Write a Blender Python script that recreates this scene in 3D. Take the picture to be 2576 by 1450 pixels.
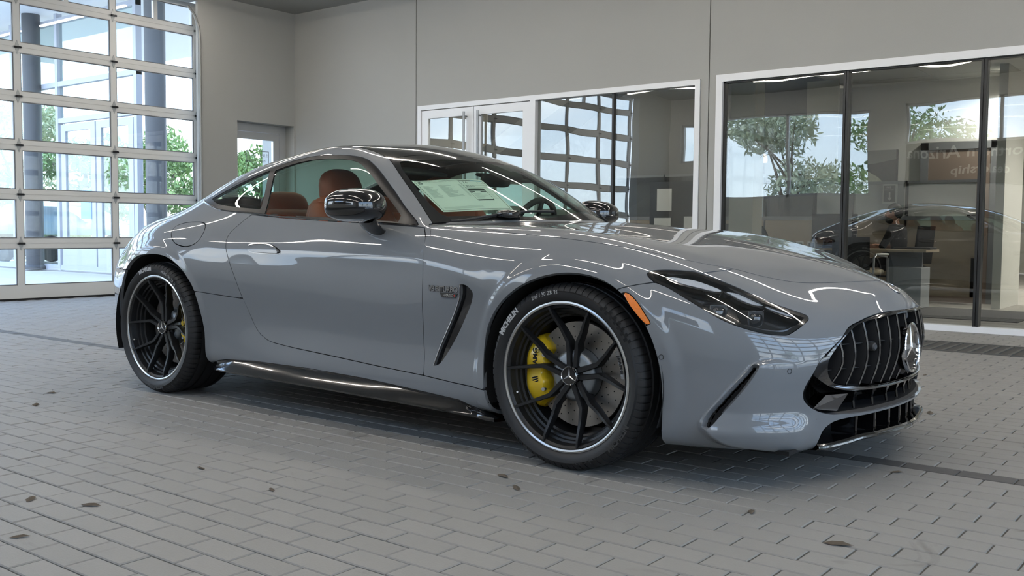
import bpy, bmesh, math, random
import numpy as np
from mathutils import Matrix, Vector, Euler
from mathutils.bvhtree import BVHTree

for o in list(bpy.data.objects):
    bpy.data.objects.remove(o)
SC = bpy.context.scene
COL = SC.collection
random.seed(7)
rng = np.random.default_rng(7)

# ------------------------------------------------------------------ camera
CAM_POS = (2.08936, -3.96583, 0.90529)
YAW, PITCH, ROLL, FOCAL = 2.230641, 0.059033, 0.0087255, 2467.86   # radians, focal length in pixels of a 2576 px wide frame
cy_, sy_, cp_, sp_ = math.cos(YAW), math.sin(YAW), math.cos(PITCH), math.sin(PITCH)
fwd = Vector((cy_*cp_, sy_*cp_, -sp_))
rt0 = Vector((sy_, -cy_, 0))
up0 = rt0.cross(fwd)
cr_, sr_ = math.cos(ROLL), math.sin(ROLL)
rt = rt0*cr_ + up0*sr_
up = up0*cr_ - rt0*sr_
cam = bpy.data.cameras.new('camera')
cam.sensor_width = 36.0
cam.lens = FOCAL/2576*36.0
cam.clip_start = 0.05
cam.clip_end = 500
cam_ob = bpy.data.objects.new('camera', cam)
COL.objects.link(cam_ob)
cam_ob.matrix_world = Matrix(((rt.x, up.x, -fwd.x, CAM_POS[0]), (rt.y, up.y, -fwd.y, CAM_POS[1]), (rt.z, up.z, -fwd.z, CAM_POS[2]), (0, 0, 0, 1)))
SC.camera = cam_ob

# ------------------------------------------------------------------ exposure, world, sun
SC.view_settings.view_transform = 'Standard'
SC.view_settings.look = 'None'
SC.view_settings.gamma = 1
SC.view_settings.use_curve_mapping = False
SC.view_settings.exposure = 1.0
SC.cycles.use_denoising = True
SC.cycles.max_bounces = 10
SC.cycles.diffuse_bounces = 4
SC.cycles.glossy_bounces = 5
SC.cycles.transparent_max_bounces = 24
SC.cycles.caustics_reflective = False
SC.cycles.caustics_refractive = False
SC.cycles.sample_clamp_indirect = 6.0

SKY_STRENGTH = 3.8
world = bpy.data.worlds.new('sky')
SC.world = world
world.use_nodes = True
wn = world.node_tree
wn.nodes.clear()
w_out = wn.nodes.new('ShaderNodeOutputWorld')
w_bg = wn.nodes.new('ShaderNodeBackground')
w_tc = wn.nodes.new('ShaderNodeTexCoord')
w_sep = wn.nodes.new('ShaderNodeSeparateXYZ')
w_ramp = wn.nodes.new('ShaderNodeValToRGB')
w_ramp.color_ramp.elements[0].position = 0.0
w_ramp.color_ramp.elements[0].color = (0.30, 0.29, 0.27, 1)
w_ramp.color_ramp.elements[1].position = 1.0
w_ramp.color_ramp.elements[1].color = (0.20, 0.40, 0.85, 1)
e = w_ramp.color_ramp.elements.new(0.49); e.color = (0.38, 0.36, 0.33, 1)
e = w_ramp.color_ramp.elements.new(0.505); e.color = (0.66, 0.74, 0.82, 1)
e = w_ramp.color_ramp.elements.new(0.66); e.color = (0.42, 0.62, 0.95, 1)
w_map = wn.nodes.new('ShaderNodeMath'); w_map.operation = 'MULTIPLY_ADD'; w_map.inputs[1].default_value = 0.5; w_map.inputs[2].default_value = 0.5
w_noise = wn.nodes.new('ShaderNodeTexNoise'); w_noise.inputs['Scale'].default_value = 2.6; w_noise.inputs['Detail'].default_value = 5
w_cr = wn.nodes.new('ShaderNodeValToRGB')
w_cr.color_ramp.elements[0].position = 0.47; w_cr.color_ramp.elements[1].position = 0.66
w_sc = wn.nodes.new('ShaderNodeMapping'); w_sc.inputs['Scale'].default_value = (1, 1, 2.6)
w_mix = wn.nodes.new('ShaderNodeMix'); w_mix.data_type = 'RGBA'
w_mix.inputs[7].default_value = (0.95, 0.96, 1.0, 1)
wn.links.new(w_tc.outputs['Generated'], w_sep.inputs[0])
wn.links.new(w_sep.outputs['Z'], w_map.inputs[0])
wn.links.new(w_map.outputs[0], w_ramp.inputs[0])
wn.links.new(w_tc.outputs['Generated'], w_sc.inputs['Vector'])
wn.links.new(w_sc.outputs[0], w_noise.inputs['Vector'])
wn.links.new(w_noise.outputs['Fac'], w_cr.inputs[0])
wn.links.new(w_cr.outputs[0], w_mix.inputs[0])
wn.links.new(w_ramp.outputs[0], w_mix.inputs[6])
wn.links.new(w_mix.outputs[2], w_bg.inputs['Color'])
w_bg.inputs['Strength'].default_value = SKY_STRENGTH
wn.links.new(w_bg.outputs[0], w_out.inputs['Surface'])

sun = bpy.data.lights.new('sun', 'SUN')
sun.energy = 3.5
sun.angle = 0.01
sun.color = (1.0, 0.95, 0.87)
sun_ob = bpy.data.objects.new('sun', sun)
COL.objects.link(sun_ob)
sun_ob.rotation_euler = Euler((math.radians(-38), math.radians(4), 0))   # high over the office side, so no direct sun reaches the bay

# ------------------------------------------------------------------ helpers
def lin(r, g, b):
    f = lambda c: (c/12.92 if c <= 0.04045 else ((c+0.055)/1.055)**2.4)
    return (f(r/255), f(g/255), f(b/255), 1)

MATS = {}
def mat(name, color=(0.5, 0.5, 0.5, 1), rough=0.5, metal=0.0, spec=0.5, coat=0.0, coat_rough=0.03, emit=None, estr=0.0, bump=None, vary=None):
    """procedural Principled material; bump=(scale, strength, distance); vary=(scale, amount) mottles the colour"""
    if name in MATS:
        return MATS[name]
    m = bpy.data.materials.new(name)
    m.use_nodes = True
    nt = m.node_tree
    b = nt.nodes['Principled BSDF']
    if len(color) == 3:
        color = (*color, 1)
    b.inputs['Base Color'].default_value = color
    b.inputs['Roughness'].default_value = rough
    b.inputs['Metallic'].default_value = metal
    b.inputs['Specular IOR Level'].default_value = spec
    b.inputs['Coat Weight'].default_value = coat
    b.inputs['Coat Roughness'].default_value = coat_rough
    if emit is not None:
        b.inputs['Emission Color'].default_value = (*emit[:3], 1)
        b.inputs['Emission Strength'].default_value = estr
    m.diffuse_color = color
    if vary or bump:
        tc = nt.nodes.new('ShaderNodeTexCoord')
    if vary:
        n = nt.nodes.new('ShaderNodeTexNoise'); n.inputs['Scale'].default_value = vary[0]; n.inputs['Detail'].default_value = 6
        mx = nt.nodes.new('ShaderNodeMix'); mx.data_type = 'RGBA'
        k = vary[1]
        mx.inputs[6].default_value = (color[0]*(1-k), color[1]*(1-k), color[2]*(1-k), 1)
        mx.inputs[7].default_value = (min(1, color[0]*(1+k)), min(1, color[1]*(1+k)), min(1, color[2]*(1+k)), 1)
        nt.links.new(tc.outputs['Object'], n.inputs['Vector'])
        nt.links.new(n.outputs['Fac'], mx.inputs[0])
        nt.links.new(mx.outputs[2], b.inputs['Base Color'])
    if bump:
        n = nt.nodes.new('ShaderNodeTexNoise'); n.inputs['Scale'].default_value = bump[0]; n.inputs['Detail'].default_value = 4
        bp = nt.nodes.new('ShaderNodeBump'); bp.inputs['Strength'].default_value = bump[1]; bp.inputs['Distance'].default_value = bump[2]
        nt.links.new(tc.outputs['Object'], n.inputs['Vector'])
        nt.links.new(n.outputs['Fac'], bp.inputs['Height'])
        nt.links.new(bp.outputs['Normal'], b.inputs['Normal'])
    MATS[name] = m
    return m

def glass(name, tint, f0=0.08, rough=0.0, wave=None, boost=1.0):
    """thin pane: tinted see-through plus a Schlick mirror reflection, the same from both sides; wave=(scale, strength) bends the reflection like float glass"""
    if name in MATS:
        return MATS[name]
    m = bpy.data.materials.new(name)
    m.use_nodes = True
    nt = m.node_tree
    nt.nodes.clear()
    out = nt.nodes.new('ShaderNodeOutputMaterial')
    tr = nt.nodes.new('ShaderNodeBsdfTransparent'); tr.inputs[0].default_value = (*tint[:3], 1)
    gl = nt.nodes.new('ShaderNodeBsdfGlossy'); gl.inputs['Roughness'].default_value = rough
    geo = nt.nodes.new('ShaderNodeNewGeometry')
    dot = nt.nodes.new('ShaderNodeVectorMath'); dot.operation = 'DOT_PRODUCT'
    ab = nt.nodes.new('ShaderNodeMath'); ab.operation = 'ABSOLUTE'
    inv = nt.nodes.new('ShaderNodeMath'); inv.operation = 'SUBTRACT'; inv.inputs[0].default_value = 1.0; inv.use_clamp = True
    pw = nt.nodes.new('ShaderNodeMath'); pw.operation = 'POWER'; pw.inputs[1].default_value = 5.0
    ma = nt.nodes.new('ShaderNodeMath'); ma.operation = 'MULTIPLY_ADD'; ma.inputs[1].default_value = (1-f0)*boost; ma.inputs[2].default_value = f0; ma.use_clamp = True
    mix = nt.nodes.new('ShaderNodeMixShader')
    nt.links.new(geo.outputs['Incoming'], dot.inputs[0]); nt.links.new(geo.outputs['Normal'], dot.inputs[1])
    nt.links.new(dot.outputs['Value'], ab.inputs[0]); nt.links.new(ab.outputs[0], inv.inputs[1])
    nt.links.new(inv.outputs[0], pw.inputs[0]); nt.links.new(pw.outputs[0], ma.inputs[0])
    nt.links.new(ma.outputs[0], mix.inputs[0]); nt.links.new(tr.outputs[0], mix.inputs[1]); nt.links.new(gl.outputs[0], mix.inputs[2])
    nt.links.new(mix.outputs[0], out.inputs['Surface'])
    if wave:
        tc = nt.nodes.new('ShaderNodeTexCoord')
        n = nt.nodes.new('ShaderNodeTexNoise'); n.inputs['Scale'].default_value = wave[0]; n.inputs['Detail'].default_value = 1
        bp = nt.nodes.new('ShaderNodeBump'); bp.inputs['Strength'].default_value = wave[1]; bp.inputs['Distance'].default_value = 0.02
        nt.links.new(tc.outputs['Object'], n.inputs['Vector']); nt.links.new(n.outputs['Fac'], bp.inputs['Height'])
        nt.links.new(bp.outputs['Normal'], gl.inputs['Normal'])
    m.diffuse_color = (*tint[:3], 0.3)
    MATS[name] = m
    return m

class MB:
    """collects simple solids and links them as ONE mesh object"""
    def __init__(self):
        self.v = []; self.f = []
    def add(self, vs, fs):
        k = len(self.v)
        self.v += [tuple(map(float, p)) for p in vs]
        self.f += [tuple(i+k for i in q) for q in fs]
        return self
    def box(self, x0, x1, y0, y1, z0, z1):
        x0, x1 = min(x0, x1), max(x0, x1); y0, y1 = min(y0, y1), max(y0, y1); z0, z1 = min(z0, z1), max(z0, z1)
        vs = [(x, y, z) for z in (z0, z1) for y in (y0, y1) for x in (x0, x1)]
        return self.add(vs, [(0, 2, 3, 1), (4, 5, 7, 6), (0, 1, 5, 4), (2, 6, 7, 3), (0, 4, 6, 2), (1, 3, 7, 5)])
    def cbox(self, x0, x1, y0, y1, z0, z1, c=0.004):
        """box with chamfered top edges"""
        vs = [(x0, y0, z0), (x1, y0, z0), (x1, y1, z0), (x0, y1, z0), (x0, y0, z1-c), (x1, y0, z1-c), (x1, y1, z1-c), (x0, y1, z1-c),
              (x0+c, y0+c, z1), (x1-c, y0+c, z1), (x1-c, y1-c, z1), (x0+c, y1-c, z1)]
        return self.add(vs, [(3, 2, 1, 0), (0, 1, 5, 4), (1, 2, 6, 5), (2, 3, 7, 6), (3, 0, 4, 7), (4, 5, 9, 8), (5, 6, 10, 9), (6, 7, 11, 10), (7, 4, 8, 11), (8, 9, 10, 11)])
    def tube(self, pts, r, n=8, cap=True, rr=None):
        pts = [Vector(p) for p in pts]
        rings = []
        side = None
        for i, p in enumerate(pts):
            t = (pts[min(i+1, len(pts)-1)]-pts[max(i-1, 0)])
            if t.length < 1e-9: t = Vector((0, 0, 1))
            t.normalize()
            if side is None:
                a = Vector((0, 0, 1)) if abs(t.z) < 0.9 else Vector((1, 0, 0))
                side = t.cross(a).normalized()
            else:
                side = (side-t*side.dot(t)).normalized()
            b = t.cross(side)
            q = rr[i] if rr else r
            rings.append([p+side*(q*math.cos(2*math.pi*k/n))+b*(q*math.sin(2*math.pi*k/n)) for k in range(n)])
        vs = [v for rg in rings for v in rg]
        fs = []
        for i in range(len(rings)-1):
            for k in range(n):
                fs.append((i*n+k, i*n+(k+1) % n, (i+1)*n+(k+1) % n, (i+1)*n+k))
        if cap:
            fs.append(tuple(range(n-1, -1, -1))); fs.append(tuple((len(rings)-1)*n+k for k in range(n)))
        return self.add(vs, fs)
    def lathe(self, prof, n=48, axis='z', center=(0, 0, 0), a0=0.0, a1=2*math.pi, rfun=None):
        """prof: (radius, height) list turned round an axis through center"""
        full = abs(a1-a0-2*math.pi) < 1e-6
        m = n if full else n+1
        vs = []
        for k in range(m):
            a = a0+(a1-a0)*k/n
            for i, (r, h) in enumerate(prof):
                if rfun: r = rfun(r, h, a, i)
                p = (r*math.cos(a), r*math.sin(a), h)
                if axis == 'y': p = (p[0], p[2], p[1])
                elif axis == 'x': p = (p[2], p[0], p[1])
                vs.append((p[0]+center[0], p[1]+center[1], p[2]+center[2]))
        q = len(prof)
        fs = []
        for k in range(n):
            k2 = (k+1) % m
            for i in range(q-1):
                f = (k*q+i, k2*q+i, k2*q+i+1, k*q+i+1)
                fs.append(f[::-1] if axis == 'y' else f)
        return self.add(vs, fs)
    def prism(self, poly, h0, h1, axis='z'):
        """polygon (2-D) pulled from h0 to h1 along an axis"""
        n = len(poly)
        def P(a, b, h):
            return (a, b, h) if axis == 'z' else ((a, h, b) if axis == 'y' else (h, a, b))
        vs = [P(a, b, h0) for a, b in poly]+[P(a, b, h1) for a, b in poly]
        fs = [tuple(range(n-1, -1, -1)), tuple(range(n, 2*n))]+[(i, (i+1) % n, n+(i+1) % n, n+i) for i in range(n)]
        return self.add(vs, fs)
    def grid(self, P, close_u=False, close_v=False):
        """P[i][j] points joined into quads"""
        P = np.asarray(P); nu, nv = P.shape[:2]
        fs = []
        for i in range(nu if close_u else nu-1):
            for j in range(nv if close_v else nv-1):
                fs.append((i*nv+j, ((i+1) % nu)*nv+j, ((i+1) % nu)*nv+(j+1) % nv, i*nv+(j+1) % nv))
        return self.add(P.reshape(-1, 3), fs)
    def sell(self, c, r, e1=0.5, e2=0.5, n=20, m=12, warp=None):
        """superellipsoid cushion; e<1 is boxier"""
        sg = lambda a, e: math.copysign(abs(a)**e, a)
        P = []
        for i in range(n):
            row = []
            u = 2*math.pi*i/n
            for j in range(m+1):
                v = -math.pi/2+math.pi*j/m
                p = (sg(math.cos(v), e1)*sg(math.cos(u), e2), sg(math.cos(v), e1)*sg(math.sin(u), e2), sg(math.sin(v), e1))
                p = [p[k]*r[k] for k in range(3)]
                if warp: p = warp(p)
                row.append([p[k]+c[k] for k in range(3)])
            P.append(row)
        return self.grid(P, close_u=True)
    def xf(self, M):
        self.v = [tuple(M @ Vector(p)) for p in self.v]
        return self
    def build(self, name, material, parent=None, smooth=False, loc=None, fix=True):
        me = bpy.data.meshes.new(name)
        me.from_pydata(self.v, [], self.f)
        if fix:
            bm = bmesh.new(); bm.from_mesh(me)
            bmesh.ops.remove_doubles(bm, verts=bm.verts, dist=1e-6)
            bmesh.ops.recalc_face_normals(bm, faces=bm.faces)
            bm.to_mesh(me); bm.free()
        return link(name, me, material, parent, smooth, loc)

def link(name, me, material, parent=None, smooth=False, loc=None):
    if material is not None:
        me.materials.append(material)
    if smooth:
        me.shade_smooth()
        if smooth != 'all':
            try: me.set_sharp_from_angle(angle=math.radians(35))
            except Exception: pass
    o = bpy.data.objects.new(name, me)
    COL.objects.link(o)
    if loc: o.location = loc
    if parent is not None:
        o.parent = parent
    return o

def tag(o, label=None, cat=None, group=None, kind=None):
    if label: o['label'] = label
    if cat: o['category'] = cat
    if group: o['group'] = group
    if kind: o['kind'] = kind
    return o

def empty(name, loc=(0, 0, 0), rz=0.0, label=None, cat=None, group=None, kind=None):
    o = bpy.data.objects.new(name, None)
    COL.objects.link(o)
    o.location = loc
    o.rotation_euler = (0, 0, rz)
    o.empty_display_size = 0.1
    return tag(o, label, cat, group, kind)

def copy_tree(o, parent=None):
    c = o.copy(); COL.objects.link(c)
    c.parent = parent
    for ch in list(o.children):
        copy_tree(ch, c)
    return c

def text_mesh(s, size=1.0, extrude=0.0, bold=0.0, align='LEFT', spacing=1.0, shear=0.0):
    """lettering as plain (verts, faces) in its own xy plane"""
    cu = bpy.data.curves.new('lettering', 'FONT')
    cu.body = s; cu.size = size; cu.extrude = extrude; cu.offset = bold; cu.align_x = align
    cu.space_character = spacing; cu.shear = shear; cu.resolution_u = 2
    ob = bpy.data.objects.new('lettering', cu)
    COL.objects.link(ob)
    dg = bpy.context.evaluated_depsgraph_get()
    me = ob.evaluated_get(dg).to_mesh()
    vs = [tuple(v.co) for v in me.vertices]; fs = [tuple(p.vertices) for p in me.polygons]
    ob.evaluated_get(dg).to_mesh_clear()
    bpy.data.objects.remove(ob); bpy.data.curves.remove(cu)
    return vs, fs

def text_on(mb, s, origin, right, upv, size, **k):
    vs, fs = text_mesh(s, size, **k)
    o, r, u = Vector(origin), Vector(right).normalized(), Vector(upv).normalized()
    n = r.cross(u)
    mb.add([o+r*v[0]+u*v[1]+n*v[2] for v in vs], fs)
    return mb

# ------------------------------------------------------------------ materials
M_WALL = mat('painted_stucco', lin(163, 163, 159), 0.9, bump=(260, 0.35, 0.004), vary=(1.2, 0.02))
M_WALL_N = mat('white_bounce_stucco', lin(218, 218, 214), 0.9, bump=(260, 0.35, 0.004), vary=(1.2, 0.02))  # unseen walls whitened to bounce more light onto the car
M_CEIL = mat('ceiling_paint', lin(150, 150, 146), 0.95, vary=(1.0, 0.02))
M_ALU = mat('clear_aluminium', lin(196, 197, 198), 0.38, 0.55, vary=(3, 0.02))
M_WHITE_ALU = mat('white_frame', lin(225, 226, 228), 0.4)
M_DARK_ALU = mat('dark_bronze_mullion', lin(52, 52, 52), 0.4, 0.5)
M_PANE = glass('window_pane', (0.82, 0.84, 0.83), 0.13, wave=(1.1, 0.16))
M_DOOR_PANE = glass('garage_pane', (0.93, 0.96, 0.96), 0.07)
M_STEEL = mat('galvanised_steel', lin(150, 152, 155), 0.4, 0.9)
M_DARK = mat('dark_metal', lin(45, 46, 48), 0.45, 0.6)
M_BLACK = mat('black_plastic', lin(18, 18, 19), 0.55)
M_WOOD = mat('pale_wood_laminate', lin(150, 137, 118), 0.5, vary=(9, 0.06))

# ================================================================== THE BAY (setting)
CEIL_Z = 4.08
Y_R, Y_L, X_B, X_F = 5.73, -5.70, -9.57, 6.9     # office side, opposite side, rear door side, front door side

def px_of(x, y, z):
    d = Vector((x, y, z))-Vector(CAM_POS)
    w = d.dot(fwd)
    if w < 0.05: return None
    return 1288+FOCAL*d.dot(rt)/w, 725-FOCAL*d.dot(up)/w, w

# ---- floor: grout bed with single clay pavers laid in running bond along the car
def brick_mat(name, c, k):
    m = bpy.data.materials.new(name); m.use_nodes = True
    nt = m.node_tree; b = nt.nodes['Principled BSDF']; b.inputs['Roughness'].default_value = 0.62
    g = nt.nodes.new('ShaderNodeNewGeometry'); s = nt.nodes.new('ShaderNodeSeparateXYZ')
    nt.links.new(g.outputs['Position'], s.inputs[0])
    def M(op, a, b_, c_=None):
        n = nt.nodes.new('ShaderNodeMath'); n.operation = op
        for i, q in enumerate((a, b_, c_)):
            if q is None: continue
            if isinstance(q, (int, float)): n.inputs[i].default_value = q
            else: nt.links.new(q, n.inputs[i])
        return n.outputs[0]
    row = M('FLOOR', M('DIVIDE', M('SUBTRACT', s.outputs['Y'], 0.03), 0.1), 0)
    odd = M('MULTIPLY', M('FLOORED_MODULO', row, 2), 0.1)
    col = M('FLOOR', M('DIVIDE', M('SUBTRACT', M('SUBTRACT', s.outputs['X'], 0.08), odd), 0.2), 0)
    cv = nt.nodes.new('ShaderNodeCombineXYZ'); nt.links.new(row, cv.inputs[0]); nt.links.new(col, cv.inputs[1])
    wn_ = nt.nodes.new('ShaderNodeTexWhiteNoise'); nt.links.new(cv.outputs[0], wn_.inputs['Vector'])
    n1 = nt.nodes.new('ShaderNodeTexNoise'); n1.inputs['Scale'].default_value = 1.1; n1.inputs['Detail'].default_value = 5
    n2 = nt.nodes.new('ShaderNodeTexNoise'); n2.inputs['Scale'].default_value = 26; n2.inputs['Detail'].default_value = 8; n2.inputs['Roughness'].default_value = 0.7
    nt.links.new(g.outputs['Position'], n1.inputs['Vector']); nt.links.new(g.outputs['Position'], n2.inputs['Vector'])
    f = M('ADD', M('MULTIPLY', wn_.outputs['Value'], 0.35), M('ADD', M('MULTIPLY', n1.outputs['Fac'], 0.35), M('MULTIPLY', n2.outputs['Fac'], 0.3)))
    mx = nt.nodes.new('ShaderNodeMix'); mx.data_type = 'RGBA'
    mx.inputs[6].default_value = (c[0]*(1-k), c[1]*(1-k), c[2]*(1-k), 1); mx.inputs[7].default_value = (c[0]*(1+k), c[1]*(1+k), c[2]*(1+k), 1)
    nt.links.new(f, mx.inputs[0])
    # dark stains with a shape of their own
    n3 = nt.nodes.new('ShaderNodeTexNoise'); n3.inputs['Scale'].default_value = 3.2; n3.inputs['Detail'].default_value = 9; n3.inputs['Distortion'].default_value = 1.5
    nt.links.new(g.outputs['Position'], n3.inputs['Vector'])
    cr = nt.nodes.new('ShaderNodeValToRGB'); cr.color_ramp.elements[0].position = 0.66; cr.color_ramp.elements[1].position = 0.74
    nt.links.new(n3.outputs['Fac'], cr.inputs[0])
    m2 = nt.nodes.new('ShaderNodeMix'); m2.data_type = 'RGBA'; m2.blend_type = 'MULTIPLY'; m2.inputs[7].default_value = (0.72, 0.71, 0.70, 1)
    nt.links.new(cr.outputs[0], m2.inputs[0]); nt.links.new(mx.outputs[2], m2.inputs[6])
    nt.links.new(m2.outputs[2], b.inputs['Base Color'])
    bp = nt.nodes.new('ShaderNodeBump'); bp.inputs['Strength'].default_value = 0.35; bp.inputs['Distance'].default_value = 0.003
    n4 = nt.nodes.new('ShaderNodeTexNoise'); n4.inputs['Scale'].default_value = 160; n4.inputs['Detail'].default_value = 3
    nt.links.new(g.outputs['Position'], n4.inputs['Vector']); nt.links.new(n4.outputs['Fac'], bp.inputs['Height']); nt.links.new(bp.outputs['Normal'], b.inputs['Normal'])
    return m
M_BRICK = brick_mat('grey_clay_paver', lin(140, 138, 134), 0.10)
M_BRICK_D = brick_mat('charcoal_paver', lin(84, 83, 82), 0.10)
M_GROUT = mat('sand_joint', lin(92, 90, 86), 0.95)

floor = tag(MB().box(X_B-0.4, X_F+0.4, Y_L-0.2, Y_R+0.05, -0.20, -0.005).build('floor', M_GROUT), kind='structure')
GR0, GR1 = 4.03, 4.72            # drain grating strip
bk = MB().cbox(-0.0972, 0.0972, -0.0472, 0.0472, -0.03, 0.0, 0.003)
near, rest_l, rest_d = [], [], []
for r in range(-58, 58):
    y0 = 0.03+0.1*r; yc = y0+0.05
    if yc > Y_R-0.03 or yc < Y_L+0.02 or (GR0-0.04 < yc < GR1+0.04): continue
    odd = 0.1 if r % 2 else 0.0
    dark = (r == -1)
    for k in range(-52, 46):
        xc = 0.08+odd+0.2*k+0.1
        if xc < X_B-0.35 or xc > X_F: continue
        q = px_of(xc, yc, 0)
        if q is None or not (-500 < q[0] < 3100 and 500 < q[1] < 2300): continue
        inside = 0 < q[0] < 2576 and q[1] < 1450
        hidden = (-3.2 < xc < 0.7 and -0.75 < yc < 1.3)
        (near if inside and not hidden else (rest_d if dark else rest_l)).append((q[2], xc, yc, dark, rng.normal(0, 0.0006)))
near.sort()
for it in near[300:]:
    (rest_d if it[3] else rest_l).append(it)
me_b = {}
for i, (w, xc, yc, dark, dz) in enumerate(near[:300]):
    if dark not in me_b:
        o = MB().add(bk.v, bk.f).build('brick', M_BRICK_D if dark else M_BRICK, floor, fix=False); me_b[dark] = o.data
    else:
        o = bpy.data.objects.new('brick', me_b[dark]); COL.objects.link(o); o.parent = floor
    o.location = (xc, yc, dz); o.rotation_euler = (rng.normal(0, 0.0015), rng.normal(0, 0.001), rng.normal(0, 0.003))
def merge_bricks(lst, name, m):
    bv = np.array(bk.v); bf = np.array([f for f in bk.f if len(f) == 4])
    n = len(lst)
    V = np.tile(bv, (n, 1, 1)); P = np.array([(a[1], a[2], a[4]) for a in lst]); V += P[:, None, :]
    F = (np.tile(bf, (n, 1, 1))+(np.arange(n)*len(bv))[:, None, None]).reshape(-1, 4)
    me = bpy.data.meshes.new(name); me.from_pydata(V.reshape(-1, 3).tolist(), [], F.tolist())
    return tag(link(name, me, m, floor), kind='stuff')
merge_bricks(rest_l, 'brick_paving', M_BRICK)
if rest_d: merge_bricks(rest_d, 'brick_band', M_BRICK_D)

# ---- drain grating in front of the office glazing
gr = empty('drain_grate', (0, 0, 0), label='long dark ribbed trench grating set in the floor before the office glazing', cat='grating')
MB().box(-6, 6.6, GR0, GR1, -0.005, -0.001).build('tray', mat('grating_dark', lin(70, 69, 67), 0.85), gr)
rb = MB().box(-0.012, 0.012, GR0+0.03, GR1-0.03, -0.001, 0.006)
rme = None
for i in range(131):
    if rme is None:
        o = MB().add(rb.v, rb.f).build('rib', mat('grating_rib', lin(88, 87, 84), 0.8), gr); rme = o.data
    else:
        o = bpy.data.objects.new('rib', rme); COL.objects.link(o); o.parent = gr
    o.location = (-5.9+i*0.095, 0, 0)
for y in (GR0, GR1-0.02):
    MB().box(-6, 6.6, y, y+0.02, -0.001, 0.007).build('edge_bar', mat('grating_rib', (0, 0, 0)), gr)

# ---- walls
def slab(b, *box): b.box(*box); return b
wr = MB()
TOP = CEIL_Z+0.02
wr.box(X_B, -7.096, Y_R, Y_R+0.2, -0.01, TOP)
wr.box(-7.084, -2.786, Y_R, Y_R+0.2, 2.55, TOP)
wr.box(-2.774, X_F, Y_R, Y_R+0.2, 2.575, TOP)
wr.box(-2.874, -2.786, Y_R, Y_R+0.2, -0.01, 2.55); wr.box(-2.774, -2.69, Y_R, Y_R+0.2, -0.01, 2.575)
wr.box(-7.084, -7.05, Y_R, Y_R+0.2, -0.01, 2.55)
wr.box(6.3, X_F, Y_R, Y_R+0.2, -0.01, 2.575)
wall_right = tag(wr.build('wall_right', M_WALL), kind='structure')
jb = MB()
for x in (-7.09, -2.78):
    jb.box(x-0.02, x+0.02, Y_R+0.03, Y_R+0.19, 0, TOP)
jb.build('joint', mat('joint_backing', lin(60, 60, 58), 0.9), wall_right)  # dark backing strip behind the open wall joints

wl = MB()
wl.box(X_B-0.05, X_B, 4.06, 4.69, -0.01, TOP)                      # between big door and side door
wl.box(X_B-0.2, X_B, 4.69, Y_R+0.2, 2.425, TOP)                   # over side door
wl.box(X_B-0.42, X_B-0.05, 4.42, 4.69, -0.01, TOP)
wl.box(X_B-0.25, X_B, Y_R-0.02, Y_R+0.2, -0.01, 2.43)
wl.box(X_B-0.2, X_B, -5.9, -4.2, -0.01, TOP)
wl.box(X_B-0.2, X_B, -4.2, 4.06, 3.97, TOP)
tag(wl.build('wall_left', M_WALL), kind='structure')

wn_ = MB()
holes = [(-9.3, -8.75, 2.5, 3.4), (-8.5, -4.8, 1.72, 3.53), (-4.1, -0.4, 2.76, 3.66), (0.6, 4.2, 1.72, 3.53)]
xs = sorted({X_B-0.2, X_F+0.2, *[h[0] for h in holes], *[h[1] for h in holes]})
for a, b in zip(xs[:-1], xs[1:]):
    h = [q for q in holes if q[0] <= a+1e-6 and q[1] >= b-1e-6]
    if h:
        wn_.box(a, b, Y_L-0.2, Y_L, -0.01, h[0][2]); wn_.box(a, b, Y_L-0.2, Y_L, h[0][3], TOP)
    else:
        wn_.box(a, b, Y_L-0.2, Y_L, -0.01, TOP)
tag(wn_.build('wall_near', M_WALL_N), kind='structure')
for i, (a, b, c, d) in enumerate(holes):
    w = empty('window_%d' % (i+3), kind='structure')
    fr = MB()
    t = 0.05
    fr.box(a, b, Y_L-0.14, Y_L-0.06, c, c+t).box(a, b, Y_L-0.14, Y_L-0.06, d-t, d).box(a, a+t, Y_L-0.14, Y_L-0.06, c, d).box(b-t, b, Y_L-0.14, Y_L-0.06, c, d)
    if b-a > 2: fr.box((a+b)/2-0.03, (a+b)/2+0.03, Y_L-0.14, Y_L-0.06, c, d)
    fr.build('window_frame', M_ALU, w)
    MB().box(a+t, b-t, Y_L-0.105, Y_L-0.10, c+t, d-t).build('pane', M_DOOR_PANE, w)
# dealership sign on the opposite wall (its mirror image shows in the office glass)
sg = tag(MB().cbox(-4.05, 3.0, -0.43, 0.43, 0, 0.03, 0.006).xf(Matrix.Translation((0, Y_L+0.001, 2.32)) @ Matrix.Rotation(math.radians(-90), 4, 'X')).build('wall_sign', mat('sign_board', lin(70, 69, 66), 0.6)),
         'long dark wall sign with pale lettering above head height on the wall opposite the office', 'sign')
lt = MB()
text_on(lt, 'Northern Arizona', (-4.02, Y_L+0.034, 2.44), (-1, 0, 0), (0, 0, 1), 0.33, extrude=0.006, align='RIGHT', bold=0.004)
text_on(lt, 'dealership', (-3.1, Y_L+0.034, 2.08), (-1, 0, 0), (0, 0, 1), 0.26, extrude=0.006, align='RIGHT', bold=0.004)
lt.build('lettering', mat('sign_letter', lin(222, 220, 214), 0.5), sg, fix=False)

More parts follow.
